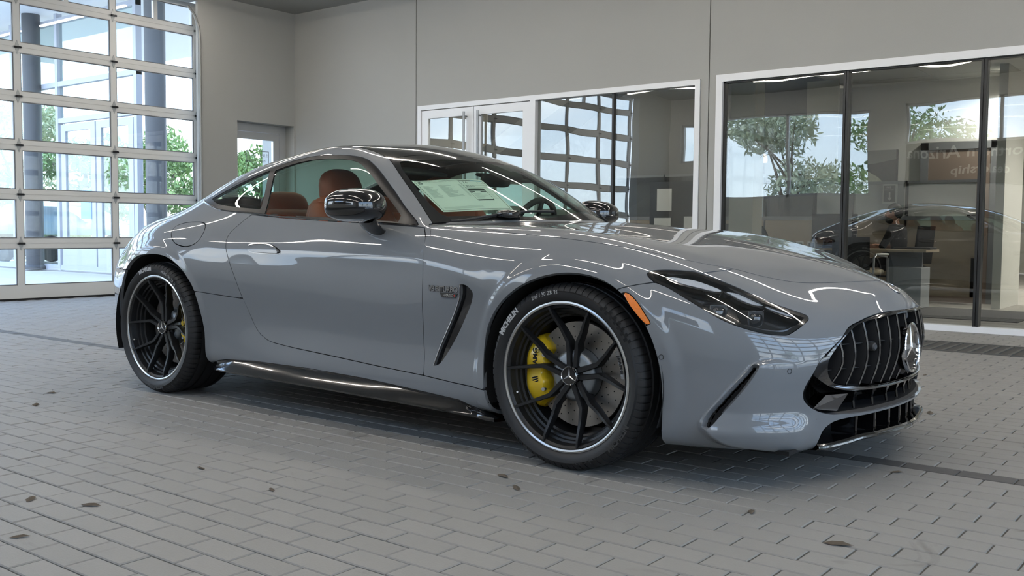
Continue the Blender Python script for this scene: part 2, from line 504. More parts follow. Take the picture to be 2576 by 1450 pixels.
wf = MB()
wf.box(X_F, X_F+0.2, 4.06, Y_R+0.2, -0.01, TOP).box(X_F, X_F+0.2, Y_L-0.2, -4.2, -0.01, TOP).box(X_F, X_F+0.2, -4.2, 4.06, 3.97, TOP)
tag(wf.build('wall_front', M_WALL_N), kind='structure')
tag(MB().box(X_B-0.45, X_F+0.45, Y_L-0.3, Y_R+0.2, CEIL_Z, CEIL_Z+0.25).build('ceiling', M_CEIL), kind='structure')

# ---- sectional glazed garage doors
ZJ = [0.02, 0.69, 1.285, 1.88, 2.465, 3.05, 3.64, 4.02]
YS = [4.285-1.2425*k for k in range(8)]
M_RAIL = mat('door_rail', lin(222, 221, 218), 0.45)
M_HINGE = mat('hinge_zinc', lin(176, 178, 178), 0.45, 0.3)
def garage_door(name, loc, rz):
    d = empty(name, loc, rz, kind='structure')
    D = 0.05
    for i, z in enumerate(ZJ):
        h0, h1 = (0.0, 0.16) if i == 0 else (-0.062, 0.062)
        if i == len(ZJ)-1: h1 = 0.0
        rr = MB().box(-D, 0, YS[-1]-0.06, YS[0]+0.05, z+h0, z+h1)
        if 0 < i < len(ZJ)-1:
            rr.box(0, 0.006, YS[-1]-0.06, YS[0]+0.05, z-0.058, z-0.004).box(0, 0.006, YS[-1]-0.06, YS[0]+0.05, z+0.004, z+0.058)
        rr.build('rail', M_RAIL, d)
    st = None
    for y in YS:
        for i in range(len(ZJ)-1):
            z0 = ZJ[i]+(0.16 if i == 0 else 0.062); z1 = ZJ[i+1]-0.062
            MB().box(-D+0.004, 0.003, y-0.04, y+0.04, z0, z1).build('stile', M_RAIL, d)
    top = len(ZJ)-2
    for i in range(len(ZJ)-1):
        z0 = ZJ[i]+(0.16 if i == 0 else 0.062); z1 = ZJ[i+1]-0.06
        for a, b in zip(YS[:-1], YS[1:]):
            MB().box(-D*0.6, -D*0.6+0.004, b+0.04, a-0.04, z0, z1).build('pane', M_DOOR_PANE, d)
            fr = MB()
            t = 0.012
            for q in ((b+0.04, b+0.04+t, z0, z1), (a-0.04-t, a-0.04, z0, z1), (b+0.04, a-0.04, z0, z0+t), (b+0.04, a-0.04, z1-t, z1)):
                fr.box(-0.026, -0.006, *q)
            fr.build('glazing_bead', mat('bead', lin(120, 121, 122), 0.5), d)
            if i == top:
                MB().box(-D+0.004, 0.002, (a+b)/2-0.03, (a+b)/2+0.03, z0, z1).build('stile', M_RAIL, d)
    MB().box(-D-0.01, 0.012, YS[-1]-0.06, YS[0]+0.05, -0.004, 0.02).build('bottom_seal', M_BLACK, d)
    hm = None; pinm = None
    for y in YS:
        for z in ZJ[1:-1]:
            if hm is None:
                h = MB()
                P = [(0, 0.085), (0.022, 0.03), (0.022, -0.03), (0, -0.085), (-0.022, -0.03), (-0.022, 0.03)]
                h.prism(P, 0.006, 0.012, 'x')
                h.tube([(0.02, -0.05, 0), (0.02, 0.05, 0)], 0.011, 8)
                h.box(0.006, 0.03, -0.03, 0.03, -0.006, 0.006)
                o = h.build('hinge', M_HINGE, d); hm = o.data
            else:
                o = bpy.data.objects.new('hinge', hm); COL.objects.link(o); o.parent = d
            o.location = (0, y, z)
            if d.name == 'door_1':
                pin = bpy.data.objects.new('hinge_pin', pinm) if pinm else MB().tube([(0.022, -0.042, 0), (0.022, 0.042, 0)], 0.0125, 8).box(0.008, 0.036, -0.02, 0.02, -0.009, 0.009).build('hinge_pin', M_DARK, d)
                if pinm: COL.objects.link(pin); pin.parent = d
                pinm = pin.data; pin.location = (0, y, z)
    return d
door1 = garage_door('door_1', (-9.95, 0, 0), 0)
# vertical track beside the door
trk = MB()
trk.box(-9.93, -9.87, 4.335, 4.345, 0.0, 4.0).box(-9.93, -9.925, 4.345, 4.40, 0.0, 4.0).box(-9.87, -9.865, 4.345, 4.39, 0.0, 4.0).box(-9.97, -9.96, 4.33, 4.42, 0.0, 4.0)
tag(trk.build('trim_1', M_DARK), kind='structure')
tag(MB().tube([(-9.55, 4.075, 0.0), (-9.55, 4.075, 3.45), (-9.56, 4.065, 3.62), (-9.60, 4.03, 3.78), (-9.66, 3.97, 3.9)], 0.018, 8).build('trim_2', mat('conduit', lin(140, 140, 138), 0.4, 0.6), smooth=True), kind='structure')
door3 = copy_tree(door1)
door3.name = 'door_3'
door3.location = (X_F+0.15, 0, 0); door3.rotation_euler = (0, 0, math.pi)
MB().box(-0.001, 0.0, 3.30+0.92, 3.30+1.0, 3.72, 3.98).build('warning_label', mat('paper_label', lin(220, 214, 205), 0.7), door1, loc=(0.008, 0, 0))

# ---- glazed side door in its recess
d2 = empty('door_2', (X_B-0.2, 0, 0), kind='structure')
f = MB()
f.box(-0.1, 0, 4.69, 5.71, 2.31, 2.425).box(-0.1, 0, 5.60, 5.71, 0, 2.31)
f.box(-0.1, 0, 4.60, 4.70, 0, 2.425)
f.build('door_frame', M_ALU, d2)
f = MB()
f.box(-0.06, -0.015, 4.70, 5.595, 2.20, 2.305).box(-0.06, -0.015, 5.49, 5.595, 0.02, 2.2).box(-0.06, -0.015, 4.70, 4.78, 0.02, 2.2).box(-0.06, -0.015, 4.78, 5.49, 0.02, 0.30)
f.build('door_leaf', M_ALU, d2)
MB().box(-0.04, -0.034, 4.78, 5.49, 0.30, 2.20).build('pane', M_DOOR_PANE, d2)
f = MB()
zc, yc = 1.905, 5.22
for q in ((yc-0.2, yc+0.2, zc+0.125, zc+0.133), (yc-0.2, yc+0.2, zc-0.133, zc-0.125), (yc-0.2, yc-0.192, zc-0.133, zc+0.133), (yc+0.192, yc+0.2, zc-0.133, zc+0.133)):
    f.box(-0.033, -0.031, *q)
text_on(f, 'DOOR RULES', (-0.031, yc-0.17, zc+0.05), (0, 1, 0), (0, 0, 1), 0.062, extrude=0.0004)
text_on(f, 'KEEP CLOSED', (-0.031, yc-0.17, zc-0.03), (0, 1, 0), (0, 0, 1), 0.05, extrude=0.0004)
f.build('door_notice', mat('vinyl_grey', lin(120, 122, 124), 0.6), d2, fix=False)

# ---- glazing 1: double doors and two fixed panes
FR = 0.06
g1 = empty('window_1', (0, Y_R, 0), kind='structure')
f = MB()
f.box(-7.05, -2.88, -0.015, 0.12, 2.49, 2.55).box(-7.05, -6.99, -0.015, 0.12, 0, 2.49).box(-5.17, -5.09, -0.015, 0.12, 0, 2.49).box(-2.94, -2.88, -0.015, 0.12, 0, 2.49).box(-5.09, -2.94, -0.015, 0.12, 0, 0.07)
f.build('window_frame', M_WHITE_ALU, g1)
MB().box(-4.012, -3.988, 0.02, 0.10, 0.07, 2.49).build('mullion', M_DARK_ALU, g1)
for a, b in ((-5.09, -4.012), (-3.988, -2.94)):
    MB().box(a, b, 0.045, 0.051, 0.07, 2.49).build('pane', M_PANE, g1)
d4 = empty('door_4', (0, Y_R, 0), kind='structure')
for a, b, s in ((-6.985, -6.085, 1), (-6.075, -5.175, -1)):
    lf = MB()
    lf.box(a, b, 0.0, 0.045, 2.375, 2.48).box(a, b, 0.0, 0.045, 0.01, 0.26).box(a, a+0.115, 0.0, 0.045, 0.26, 2.375).box(b-0.115, b, 0.0, 0.045, 0.26, 2.375)
    leaf = lf.build('door_leaf', M_WHITE_ALU, d4)
    MB().box(a+0.115, b-0.115, 0.02, 0.026, 0.26, 2.375).build('pane', M_PANE, leaf)
    hx = b-0.11 if s > 0 else a+0.11
    h = MB()
    h.tube([(hx, -0.06, 0.55), (hx, -0.06, 2.42)], 0.016, 10)
    for z in (0.75, 1.4, 2.36): h.tube([(hx, 0.002, z), (hx, -0.06, z)], 0.011, 8)
    h.build('pull_handle', M_STEEL, leaf, smooth=True)

# ---- glazing 2: office front
g2 = empty('window_2', (0, Y_R, 0), kind='structure')
f = MB()
f.box(-2.69, 6.3, -0.015, 0.12, 2.50, 2.575).box(-2.69, -2.615, -0.015, 0.12, 0, 2.50).box(-2.615, 6.3, -0.02, 0.12, 0, 0.055).box(6.2, 6.3, -0.015, 0.12, 0.055, 2.5)
f.build('window_frame', M_WHITE_ALU, g2)
ms = [-2.615, -1.30, -0.05, 1.2, 2.45, 3.7, 4.95, 6.2]
f = MB(); f.box(-2.615, 6.2, 0.02, 0.09, 2.485, 2.50).box(-2.615, -2.59, 0.02, 0.09, 0.055, 2.5)
f.build('gasket', M_DARK_ALU, g2)
for x in ms[1:-1]:
    MB().box(x-0.025, x-0.004, -0.004, 0.10, 0.055, 2.49).box(x+0.004, x+0.025, -0.004, 0.10, 0.055, 2.49).box(x-0.004, x+0.004, 0.01, 0.09, 0.055, 2.49).build('mullion', M_DARK_ALU, g2)
for a, b in zip(ms[:-1], ms[1:]):
    MB().box(a+0.012, b-0.012, 0.045, 0.051, 0.055, 2.49).build('pane', M_PANE, g2)

# ---- linear lights under the ceiling
M_LED = mat('led_diffuser', (1, 0.95, 0.86, 1), 0.4, emit=(1.0, 0.92, 0.82), estr=27.0)
LIGHTS = []
for y, xs in ((-3.3, (-8.2, -5.2, -2.2, 0.8, 3.8)), (-1.25, (-6.9, -3.6, -0.3, 3.0)), (1.25, (-6.9, -3.6, -0.3, 3.0)), (3.6, (-8.2, -5.2, -2.2, 0.8, 3.8))):
    for x in xs: LIGHTS.append((x, y))
lmesh = None
lroot = None
for i, (x, y) in enumerate(LIGHTS):
    if lroot is None:
        lroot = empty('ceiling_light', (x, y, 3.95), label='placeholder', cat='light', group='linear lights under the bay ceiling')
        MB().box(-1.2, 1.2, -0.03, 0.03, 0.012, 0.06).build('housing', M_ALU, lroot)
        MB().box(-1.18, 1.18, -0.022, 0.022, -0.006, 0.012).build('diffuser', M_LED, lroot)
        hg = MB()
        for hx in (-0.9, 0.9): hg.tube([(hx, 0, 0.06), (hx, 0, 0.13)], 0.006, 6)
        hg.build('hanger', M_STEEL, lroot)
    else:
        c = copy_tree(lroot); c.location = (x, y, 3.95)
    c = lroot if i == 0 else c
    rowl = {-3.3: 'row by the side windows', -1.25: 'row above the near doors', 1.25: 'row above the far doors', 3.6: 'row by the office glazing'}[y]
    c['label'] = '%s linear ceiling light from the garage door in the %s' % (('first', 'second', 'third', 'fourth', 'fifth', 'sixth')[int(round((x+8.2)/3.0)) if abs(y) > 3 else int(round((x+6.9)/3.3))], rowl)

# ---- sprinkler head
sp = empty('sprinkler', (-7.3, 4.77, CEIL_Z), label='small chrome sprinkler head under the bay ceiling', cat='sprinkler')
MB().lathe([(0.0, 0.0), (0.035, 0.0), (0.035, -0.008), (0.012, -0.012), (0.010, -0.04), (0.0, -0.045)], 16).build('escutcheon', M_STEEL, sp, smooth=True)
MB().lathe([(0.0, -0.058), (0.026, -0.058), (0.026, -0.062), (0.0, -0.062)], 14).tube([(0.012, 0, -0.035), (0.014, 0, -0.05), (0.002, 0, -0.06)], 0.003, 6).tube([(-0.012, 0, -0.035), (-0.014, 0, -0.05), (-0.002, 0, -0.06)], 0.003, 6).build('deflector', M_STEEL, sp)

# ---- dry leaves blown onto the pavers
def unproj(px, py, z=0.0):
    d = fwd+rt*((px-1288)/FOCAL)-up*((py-725)/FOCAL)
    t = (z-CAM_POS[2])/d.z
    return Vector(CAM_POS)+d*t
LEAF = mat('dry_leaf', lin(88, 78, 66), 0.9)
lf0 = None
for i, (px, py) in enumerate([(50, 1353), (229, 1273), (78, 1258), (505, 1180), (683, 1234), (203, 880), (204, 854), (322, 898), (1265, 1200), (1298, 1230), (2108, 1372), (2340, 1041), (2256, 1190), (1890, 1290), (240, 823), (90, 1020), (130, 990), (2327, 945)]):
    p = unproj(px, py)
    if lf0 is None:
        L, Wd = 0.034, 0.012
        vs = [(-L, 0, 0.001), (-L*0.4, Wd, 0.004), (L*0.3, Wd*0.8, 0.006), (L, 0, 0.002), (L*0.3, -Wd*0.9, 0.004), (-L*0.4, -Wd, 0.002), (-L*0.4, 0, 0.006), (L*0.3, 0, 0.009)]
        o = MB().add(vs, [(0, 6, 1), (1, 6, 7, 2), (2, 7, 3), (0, 5, 6), (5, 4, 7, 6), (4, 3, 7)]).build('dry_leaf', LEAF)
        tag(o, 'small curled dry leaf lying on the grey pavers', 'leaf', 'dry leaves on the pavers')
        lf0 = o
    else:
        o = lf0.copy(); COL.objects.link(o)
    s = 0.7+0.6*random.random()
    o.location = (p.x, p.y, 0.001); o.rotation_euler = (0, 0, random.random()*6.28); o.scale = (s, s, s)

# ================================================================== THE CAR
# body control net, stations rear centre -> front centre, lines sill -> roof centre: (x, outboard y, z) in mm
NET = np.array([-3552.4,0,221.2,-3698.2,0,280.5,-3740.4,0,373.1,-3766.3,0,492.9,-3774.7,0,625.2,-3750.5,0,770.6,-3726,0,860.9,-3686.7,0,912.2,-3602.4,0,962.6,-3482.5,0,1009.8,-3288.1,0,1086.6,-3079.1,0,1155.4,
 -3500.7,420,220.3,-3639.3,420,280.1,-3681.7,420.3,378.6,-3708,419.9,497.9,-3716.9,420,620.7,-3692.5,419.5,757.6,-3641.9,419.2,858.2,-3579.4,399.5,916.4,-3490.4,359.9,959.9,-3380.7,300.9,1009.5,-3200.4,210.4,1089.2,-3000.1,0,1180,
 -3320,640.1,220,-3399.9,689.9,280.2,-3459.5,710.5,379.5,-3490.6,719.4,499.3,-3489.6,721.3,620.9,-3415,716.7,753.1,-3321.3,692.3,848.2,-3253,647.8,903.8,-3199,570.1,950.2,-3121.2,470.5,999.6,-3000.1,292.1,1099.8,-2898.8,0,1210.3,
 -3130.2,800.2,220.2,-3159.9,850,270.6,-3169.8,878.5,366.6,-3180.1,889.9,498.1,-3169.3,890.5,621.6,-3119.4,878.3,751.2,-3070.4,840.2,857.2,-3040.3,768.6,921.8,-3000,660.8,971.7,-2920.4,544.7,1034.9,-2849.2,330.2,1130.1,-2780.4,0,1242.9,
 -2950,850.6,219.6,-2949.8,929,272.1,-2950.4,958.6,364.6,-2951,963.6,493.4,-2948.2,966.6,632.9,-2920.7,954.7,760.1,-2879.6,908.3,864.1,-2838.9,825.8,937.3,-2789.6,711.8,999.8,-2700.6,579.5,1101.5,-2631.8,340.6,1211.1,-2563.5,0,1294,
 -2650.1,851.3,200.3,-2650.2,939.1,242.3,-2650.4,968.6,345.4,-2651.2,983.4,497.6,-2650.3,991.1,633.7,-2640.9,985,759.8,-2619.9,940.3,869.9,-2592,841.6,955.8,-2550,701.3,1073.9,-2479.9,578.4,1182.9,-2406.9,333.1,1284.4,-2359.1,0,1332.4,
 -2299.9,852.3,190.3,-2299.8,927.9,219.1,-2299.2,950.5,301.5,-2298.6,962.5,449.1,-2299.6,976.2,602.8,-2297.7,974.6,741.8,-2279.7,918.4,874.5,-2256.4,800,1007.5,-2228.2,675,1163.4,-2171.8,569,1255.7,-2112.9,338.9,1325.1,-2050.3,0,1362.1,
 -1850,851.5,174.6,-1850,927.7,204.6,-1850,940.4,287.2,-1850.1,930.3,435.8,-1850.1,940,600.9,-1850,931.6,748.9,-1850.7,869.4,897.6,-1856,757.3,1054.1,-1863.6,611.9,1263.2,-1836,560.9,1306.4,-1799.4,363.9,1342.3,-1759.5,0,1370.6,
 -1615.6,850.4,171.2,-1615.6,928.7,199.8,-1615.8,936.8,286.9,-1615.9,921.6,431.3,-1615.7,929.7,589.5,-1616.2,920.7,747.4,-1616.6,866.2,893.8,-1616.3,764.9,1030.4,-1622.1,598.5,1272.6,-1589,558.6,1304.5,-1568.2,356.1,1337,-1549.3,0,1360.3,
 -1400,851.2,169.3,-1399.9,927.5,199.4,-1399.6,937.1,280.3,-1399.5,919.9,415.5,-1399.4,925.8,578.8,-1399.8,914.8,751.9,-1400,865.2,887.9,-1396.1,783.3,998.3,-1399.5,635.2,1226.1,-1360.5,535.3,1258.2,-1345.1,302.8,1300.9,-1330,0,1317.1,
 -1050.1,851.5,164.5,-1050.2,927.4,194.4,-1051.1,936.3,277.6,-1051,922,416.9,-1050.8,927.4,577,-1056.1,910.7,755.2,-1059.9,869.6,869.7,-1071.9,804.7,939.7,-1118.8,708.8,1066.6,-1130.5,611.8,1105.3,-991.5,343.1,1159.1,-930,0,1175.1,
 -720,851.1,164.3,-719.9,927.9,189.4,-719.8,940.5,269.2,-719.2,926.2,406.7,-719,931.8,567.9,-723.4,923.6,732.1,-740,879.8,859.6,-802,816.2,914.6,-857.5,751,928.3,-846.9,704.1,931.6,-662,384.2,944.6,-499.9,0,948,
 -420,851.1,158.8,-420,932.6,185.6,-419.9,953.3,261.4,-420.2,940,391.7,-420.3,945.9,558.8,-417.2,955.2,703.4,-420.5,909.2,830.3,-439.8,811.1,904.3,-439.6,698.9,924.2,-420.2,560.9,925.9,-360.6,331.6,936.9,-280,0,941,
 0,851.2,159.4,0,947.6,202.8,0.1,978.9,293.4,-0.2,978.3,415.2,-0.1,985.4,560,0,983.5,699.6,0.1,933.5,809.6,0.6,837.4,877.9,-0.8,719.3,897.4,1,562.7,895.8,3.2,329.8,904.3,19.9,0,907,
 350,851.3,140.2,350,928.8,172.3,349.8,950.9,265.3,350,958.4,409.2,349.6,961.4,546.1,351.2,945.7,659.5,356.6,888.4,746.6,360.7,805,800.6,360.2,705.1,820.5,350.4,549.1,831.8,342.4,327.4,846.3,337.1,0,852.6,
 560.1,751,129.9,580.1,838.9,162,598.2,861.4,259.3,609.8,863,390.6,608.9,861.8,505.5,601.5,845.3,598,595.6,793.9,671.1,588.9,723.4,717.8,577.9,643.7,740.7,567.4,508.3,764.2,600.9,289.2,777.2,554,0,805.3,
 741.4,602.7,121.9,769.5,658.3,151.3,785.2,675.6,242.2,798.7,686.3,374.2,800.2,683.5,473,788.2,664.5,547.7,769,624.7,609.7,754.5,579,647.2,740,512.9,676.2,721,416.7,707.1,697.9,276.9,740.6,673.2,0,778.4,
 853.9,424,124.6,882.2,457,144.8,896,466.4,231.1,911.8,476.4,356.2,912.3,472.8,462.8,902.4,459.9,534.4,887.6,440.8,575.1,870.5,415.4,608.9,844.7,366,645.7,802.3,301.7,688.2,745.1,227.3,730.1,710.3,0,765.7,
 907.2,230.7,126.8,939.7,229.6,143.6,955.9,233.1,226.8,977.8,235.5,351.4,982.9,233.3,462.1,973.2,227.8,553.2,961.7,222.8,598.6,943.2,211.1,623.7,903.7,186.7,667.7,861.5,160.5,700,806.7,115.7,727.9,755.7,0,751,
 924.6,0,124.3,961.8,0,144.2,977.9,0,233.9,999,0,355.6,1007.4,0,446.7,998.7,0,543.2,979.5,0,621.8,960.1,0,646.3,924.8,0,680.1,885.6,0,706.4,830,0,729.7,794,0,740.8], float).reshape(20, 12, 3)/1000.0
COWL, CJ = 11, 7

def spline(t, P, tq):
    t = np.asarray(t, float); P = np.asarray(P, float); n = len(t); h = np.diff(t)
    A = np.zeros((n, n)); B = np.zeros((n, P.shape[1])); A[0, 0] = A[-1, -1] = 1
    for i in range(1, n-1):
        A[i, i-1] = h[i-1]; A[i, i] = 2*(h[i-1]+h[i]); A[i, i+1] = h[i]
        B[i] = 6*((P[i+1]-P[i])/h[i]-(P[i]-P[i-1])/h[i-1])
    M = np.linalg.solve(A, B)
    k = np.clip(np.searchsorted(t, tq, side='right')-1, 0, n-2)
    a = (t[k+1]-tq)[:, None]; b = (tq-t[k])[:, None]; hk = h[k][:, None]
    return M[k]*a**3/(6*hk)+M[k+1]*b**3/(6*hk)+(P[k]/hk-M[k]*hk/6)*a+(P[k+1]/hk-M[k+1]*hk/6)*b

def body_surface(nu, nv):
    G = NET; ns, nl, _3 = G.shape; fl = np.array([1, -1, 1.])
    E = np.concatenate([G[[2, 1]]*fl, G, G[[-2, -3]]*fl], 0)
    us = np.concatenate([np.linspace(i, i+1, nu, endpoint=False) for i in range(ns-1)]+[[ns-1]])
    U = np.zeros((len(us), nl, 3))
    for j in range(nl):
        if j == nl-1:
            tk = np.r_[0, np.cumsum(np.linalg.norm(np.diff(G[:, j], axis=0), axis=1))]; Pk = G[:, j]; off = 0
        else:
            tk = np.r_[0, np.cumsum(np.linalg.norm(np.diff(E[:, j], axis=0), axis=1)**.75)]; Pk = E[:, j]; off = 2
        tq = np.interp(us, np.arange(ns), tk[off:off+ns])
        if j >= CJ:
            c = off+COWL; lo = us <= COWL
            U[lo, j] = spline(tk[:c+1], Pk[:c+1], tq[lo]); U[~lo, j] = spline(tk[c:], Pk[c:], tq[~lo])
        else:
            U[:, j] = spline(tk, Pk, tq)
    V = np.concatenate([U, U[:, [-2, -3]]*fl], 1)
    vs = np.concatenate([np.linspace(j, j+1, nv, endpoint=False) for j in range(nl-1)]+[[nl-1]])
    out = np.zeros((len(us), len(vs), 3))
    for i in range(len(us)):
        d = np.linalg.norm(np.diff(V[i], axis=0), axis=1)
        t = np.r_[0, np.cumsum(np.maximum(d, 1e-4)**.75)]
        out[i] = spline(t, V[i], np.interp(vs, np.arange(nl+2), t))
    out[:, -1, 1] = 0
    return out, us, vs

def sstep(a, b, x):
    t = np.clip((x-a)/(b-a), 0, 1); return t*t*(3-2*t)

def cr_poly(pts, n=6, closed=True, corners=()):
    """Catmull-Rom through pts; indices in corners stay sharp"""
    P = np.array(pts, float); m = len(P); out = []
    last = m if closed else m-1
    for i in range(last):
        p1, p2 = P[i], P[(i+1) % m]
        p0 = P[i-1] if (closed or i > 0) else p1
        p3 = P[(i+2) % m] if (closed or i+2 < m) else p2
        if i in corners: p0 = p1
        if (i+1) % m in corners: p3 = p2
        for t in np.linspace(0, 1, n, endpoint=False):
            out.append(0.5*((2*p1)+(-p0+p2)*t+(2*p0-5*p1+4*p2-p3)*t*t+(-p0+3*p1-3*p2+p3)*t**3))
    if not closed: out.append(P[-1])
    return np.array(out)

def sdf(a, b, poly, margin=0.08):
    """signed distance of points (a, b) to a closed polygon, negative inside (far points are clamped)"""
    poly = np.asarray(poly, float)
    lo = poly.min(0)-margin; hi = poly.max(0)+margin
    d = np.full(a.shape, margin)
    m = (a > lo[0]) & (a < hi[0]) & (b > lo[1]) & (b < hi[1])
    x, y = a[m], b[m]
    best = np.full(x.shape, 1e9); inside = np.zeros(x.shape, bool)
    n = len(poly)
    for i in range(n):
        p, q = poly[i], poly[(i+1) % n]
        ex, ey = q-p; L = ex*ex+ey*ey
        if L < 1e-14: continue
        t = np.clip(((x-p[0])*ex+(y-p[1])*ey)/L, 0, 1)
        best = np.minimum(best, (x-p[0]-t*ex)**2+(y-p[1]-t*ey)**2)
        if ey != 0:
            c = ((p[1] > y) != (q[1] > y)) & (x < ex*(y-p[1])/ey+p[0])
            inside ^= c
    r = np.sqrt(best); d[m] = np.where(inside, -r, r)
    return d

# ---- outlines measured on the body (x, z seen from the side; x, y from above; a, z round the nose)
AZ = lambda x, y: np.arctan2(y, x+0.2)
az = lambda L: [(math.atan2(y, x+0.2), z) for x, y, z in L]
GRILLE3 = [(0.982, 0.011, 0.613), (0.956, 0.209, 0.612), (0.930, 0.313, 0.600), (0.909, 0.390, 0.582), (0.896, 0.446, 0.565), (0.887, 0.501, 0.529), (0.869, 0.562, 0.492), (0.852, 0.604, 0.458), (0.838, 0.631, 0.415),
           (0.819, 0.656, 0.368), (0.813, 0.659, 0.339), (0.817, 0.646, 0.312), (0.838, 0.604, 0.282), (0.868, 0.541, 0.262), (0.890, 0.488, 0.258), (0.934, 0.351, 0.252), (0.968, 0.172, 0.253), (0.98, 0.02, 0.255)]
FLAP = cr_poly(az([(0.837, 0.631, 0.454), (0.768, 0.726, 0.461), (0.727, 0.770, 0.461), (0.694, 0.802, 0.450), (0.676, 0.817, 0.430), (0.641, 0.842, 0.383), (0.594, 0.869, 0.319), (0.554, 0.887, 0.265), (0.538, 0.891, 0.235), (0.542, 0.886, 0.214),
                   (0.564, 0.866, 0.188), (0.603, 0.816, 0.160), (0.70, 0.72, 0.140), (0.82, 0.575, 0.10), (0.9, 0.45, 0.05), (1.0, 0.1, 0.2), (0.9, 0.5, 0.35)]), 5, True, (0, 13, 14, 15, 16))
SLIT = cr_poly(az([(0.690, 0.806, 0.449), (0.676, 0.817, 0.430), (0.641, 0.842, 0.383), (0.594, 0.869, 0.319), (0.554, 0.887, 0.265), (0.540, 0.890, 0.230), (0.556, 0.884, 0.234), (0.594, 0.866, 0.275), (0.640, 0.842, 0.335), (0.676, 0.817, 0.392), (0.700, 0.797, 0.443)]), 5)

B, US, VSP = body_surface(36, 18)
NU, NV = B.shape[:2]
def fair_hood(B):
    U = np.repeat(US[:, None], NV, 1); V = np.repeat(VSP[None], NU, 0)
    X, Y, Z = B[..., 0], B[..., 1], B[..., 2]
    m = (U > COWL+.15) & (V > 7.2) & (X < .93)
    def basis(x, y):
        x = (x-.2)/.8; y = (y/.8)**2
        return np.stack([x**i*y**j for i in range(6) for j in range(4) if i+2*j <= 7], -1)
    dA = np.abs(np.linalg.norm(np.cross(np.gradient(B, axis=0), np.gradient(B, axis=1)), axis=-1))
    w = np.sqrt(dA[m])*(1+2*(X[m] > .6))
    Mx = basis(X[m], Y[m]); c = np.linalg.lstsq(Mx*w[:, None], Z[m]*w, rcond=None)[0]
    fit = np.where(m, 0, Z).astype(float); fit[m] = Mx @ c
    wt = sstep(7.2, 8.6, V)*(1-sstep(.86, .93, X))*sstep(COWL+.15, COWL+.9, U)*m
    B[..., 2] = Z+(fit-Z)*wt
fair_hood(B)
# sculpting on the base skin: arch flares, the tucked grille band, the side blade of the bumper
for cx, cz, R in ((0.02, 0.353, 0.395), (-2.69, 0.357, 0.40)):
    r = np.hypot(B[..., 0]-cx, B[..., 2]-cz)
    B[..., 1] += np.where(B[..., 1] > 0.6, 0.010*(1-sstep(0.035, 0.085, r-R)), 0)
zsh = np.interp(B[..., 0], [-2.5, -2.35, -2.23, -2.06, -1.86, -1.57, -1.3, -1.04, -0.79, -0.69, -0.55, -0.43, -0.356], [0.78, 0.800, 0.822, 0.811, 0.811, 0.804, 0.795, 0.786, 0.779, 0.768, 0.743, 0.712, 0.66])
B[..., 1] += np.where(B[..., 1] > 0.6, 0.0055*np.exp(-((B[..., 2]-zsh)/0.042)**2)*sstep(-2.5, -2.2, B[..., 0])*(1-sstep(-0.52, -0.33, B[..., 0])), 0)   # shoulder line
fr_w = sstep(0.5, 0.62, B[..., 0])
aa = AZ(B[..., 0], B[..., 1])
d_f = sdf(aa, B[..., 2], FLAP, 0.1)
wf_ = sstep(0.006, -0.006, d_f)*fr_w if False else (1-sstep(-0.006, 0.006, d_f))*(B[..., 0] > 0.45)
push = 0.020*sstep(0.56, 0.80, aa+0.35*(0.44-B[..., 2]))*wf_ + 0.030*(1-sstep(0.205, 0.29, B[..., 2]))*wf_*sstep(0.5, 0.62, aa)*(1-sstep(0.86, 0.90, aa)*0.4)
push -= 0.036*np.exp(-((B[..., 2]-0.365)/0.055)**2)*(1-sstep(0.50, 0.64, B[..., 1]))*(B[..., 0] > 0.7)
dirx, diry = np.cos(aa), np.sin(aa)
B[..., 0] += push*dirx; B[..., 1] += push*diry
B[:, -1, 1] = 0; B[0, :, 1] = 0; B[-1, :, 1] = 0
dU = np.gradient(B, axis=0); dV = np.gradient(B, axis=1)
dV[:, -1] = dV[:, -1]*np.array([0, 1, 0])
NRM = np.cross(dV, dU); ln = np.linalg.norm(NRM, axis=2, keepdims=True); NRM = NRM/np.maximum(ln, 1e-12)
NRM[:, -1, 1] = 0; NRM[-1, :, 1] = 0; NRM[0, :, 1] = 0
NRM[-1, -1] = NRM[-2, -2]*np.array([1, 0, 1])
NRM /= np.maximum(np.linalg.norm(NRM, axis=2, keepdims=True), 1e-9)
BV = B.reshape(-1, 3); BN = NRM.reshape(-1, 3)
UU = np.repeat(US, NV); VV = np.tile(VSP, NU)
ii = np.arange(NU*NV).reshape(NU, NV)
BQ = np.stack([ii[:-1, :-1], ii[:-1, 1:], ii[1:, 1:], ii[1:, :-1]], -1).reshape(-1, 4)
X, Y, Z = BV[:, 0], BV[:, 1], BV[:, 2]
A = AZ(X, Y)

bvh = BVHTree.FromPolygons([tuple(p) for p in BV], [tuple(q) for q in BQ.tolist()])
def hit(o, d):
    loc, nor, idx, dist = bvh.ray_cast(Vector(o), Vector(d))
    if loc is None: return None
    n = Vector(nor)
    if n.dot(Vector(d)) > 0: n = -n
    return loc, n
def on_side(x, z): return hit((x, 3, z), (0, -1, 0))
def on_front(y, z): return hit((3, y, z), (-1, 0, 0))
def on_top(x, y): return hit((x, y, 3), (0, 0, -1))
def near_pt(p):
    loc, nor, idx, dist = bvh.find_nearest(Vector(p)); return loc, nor

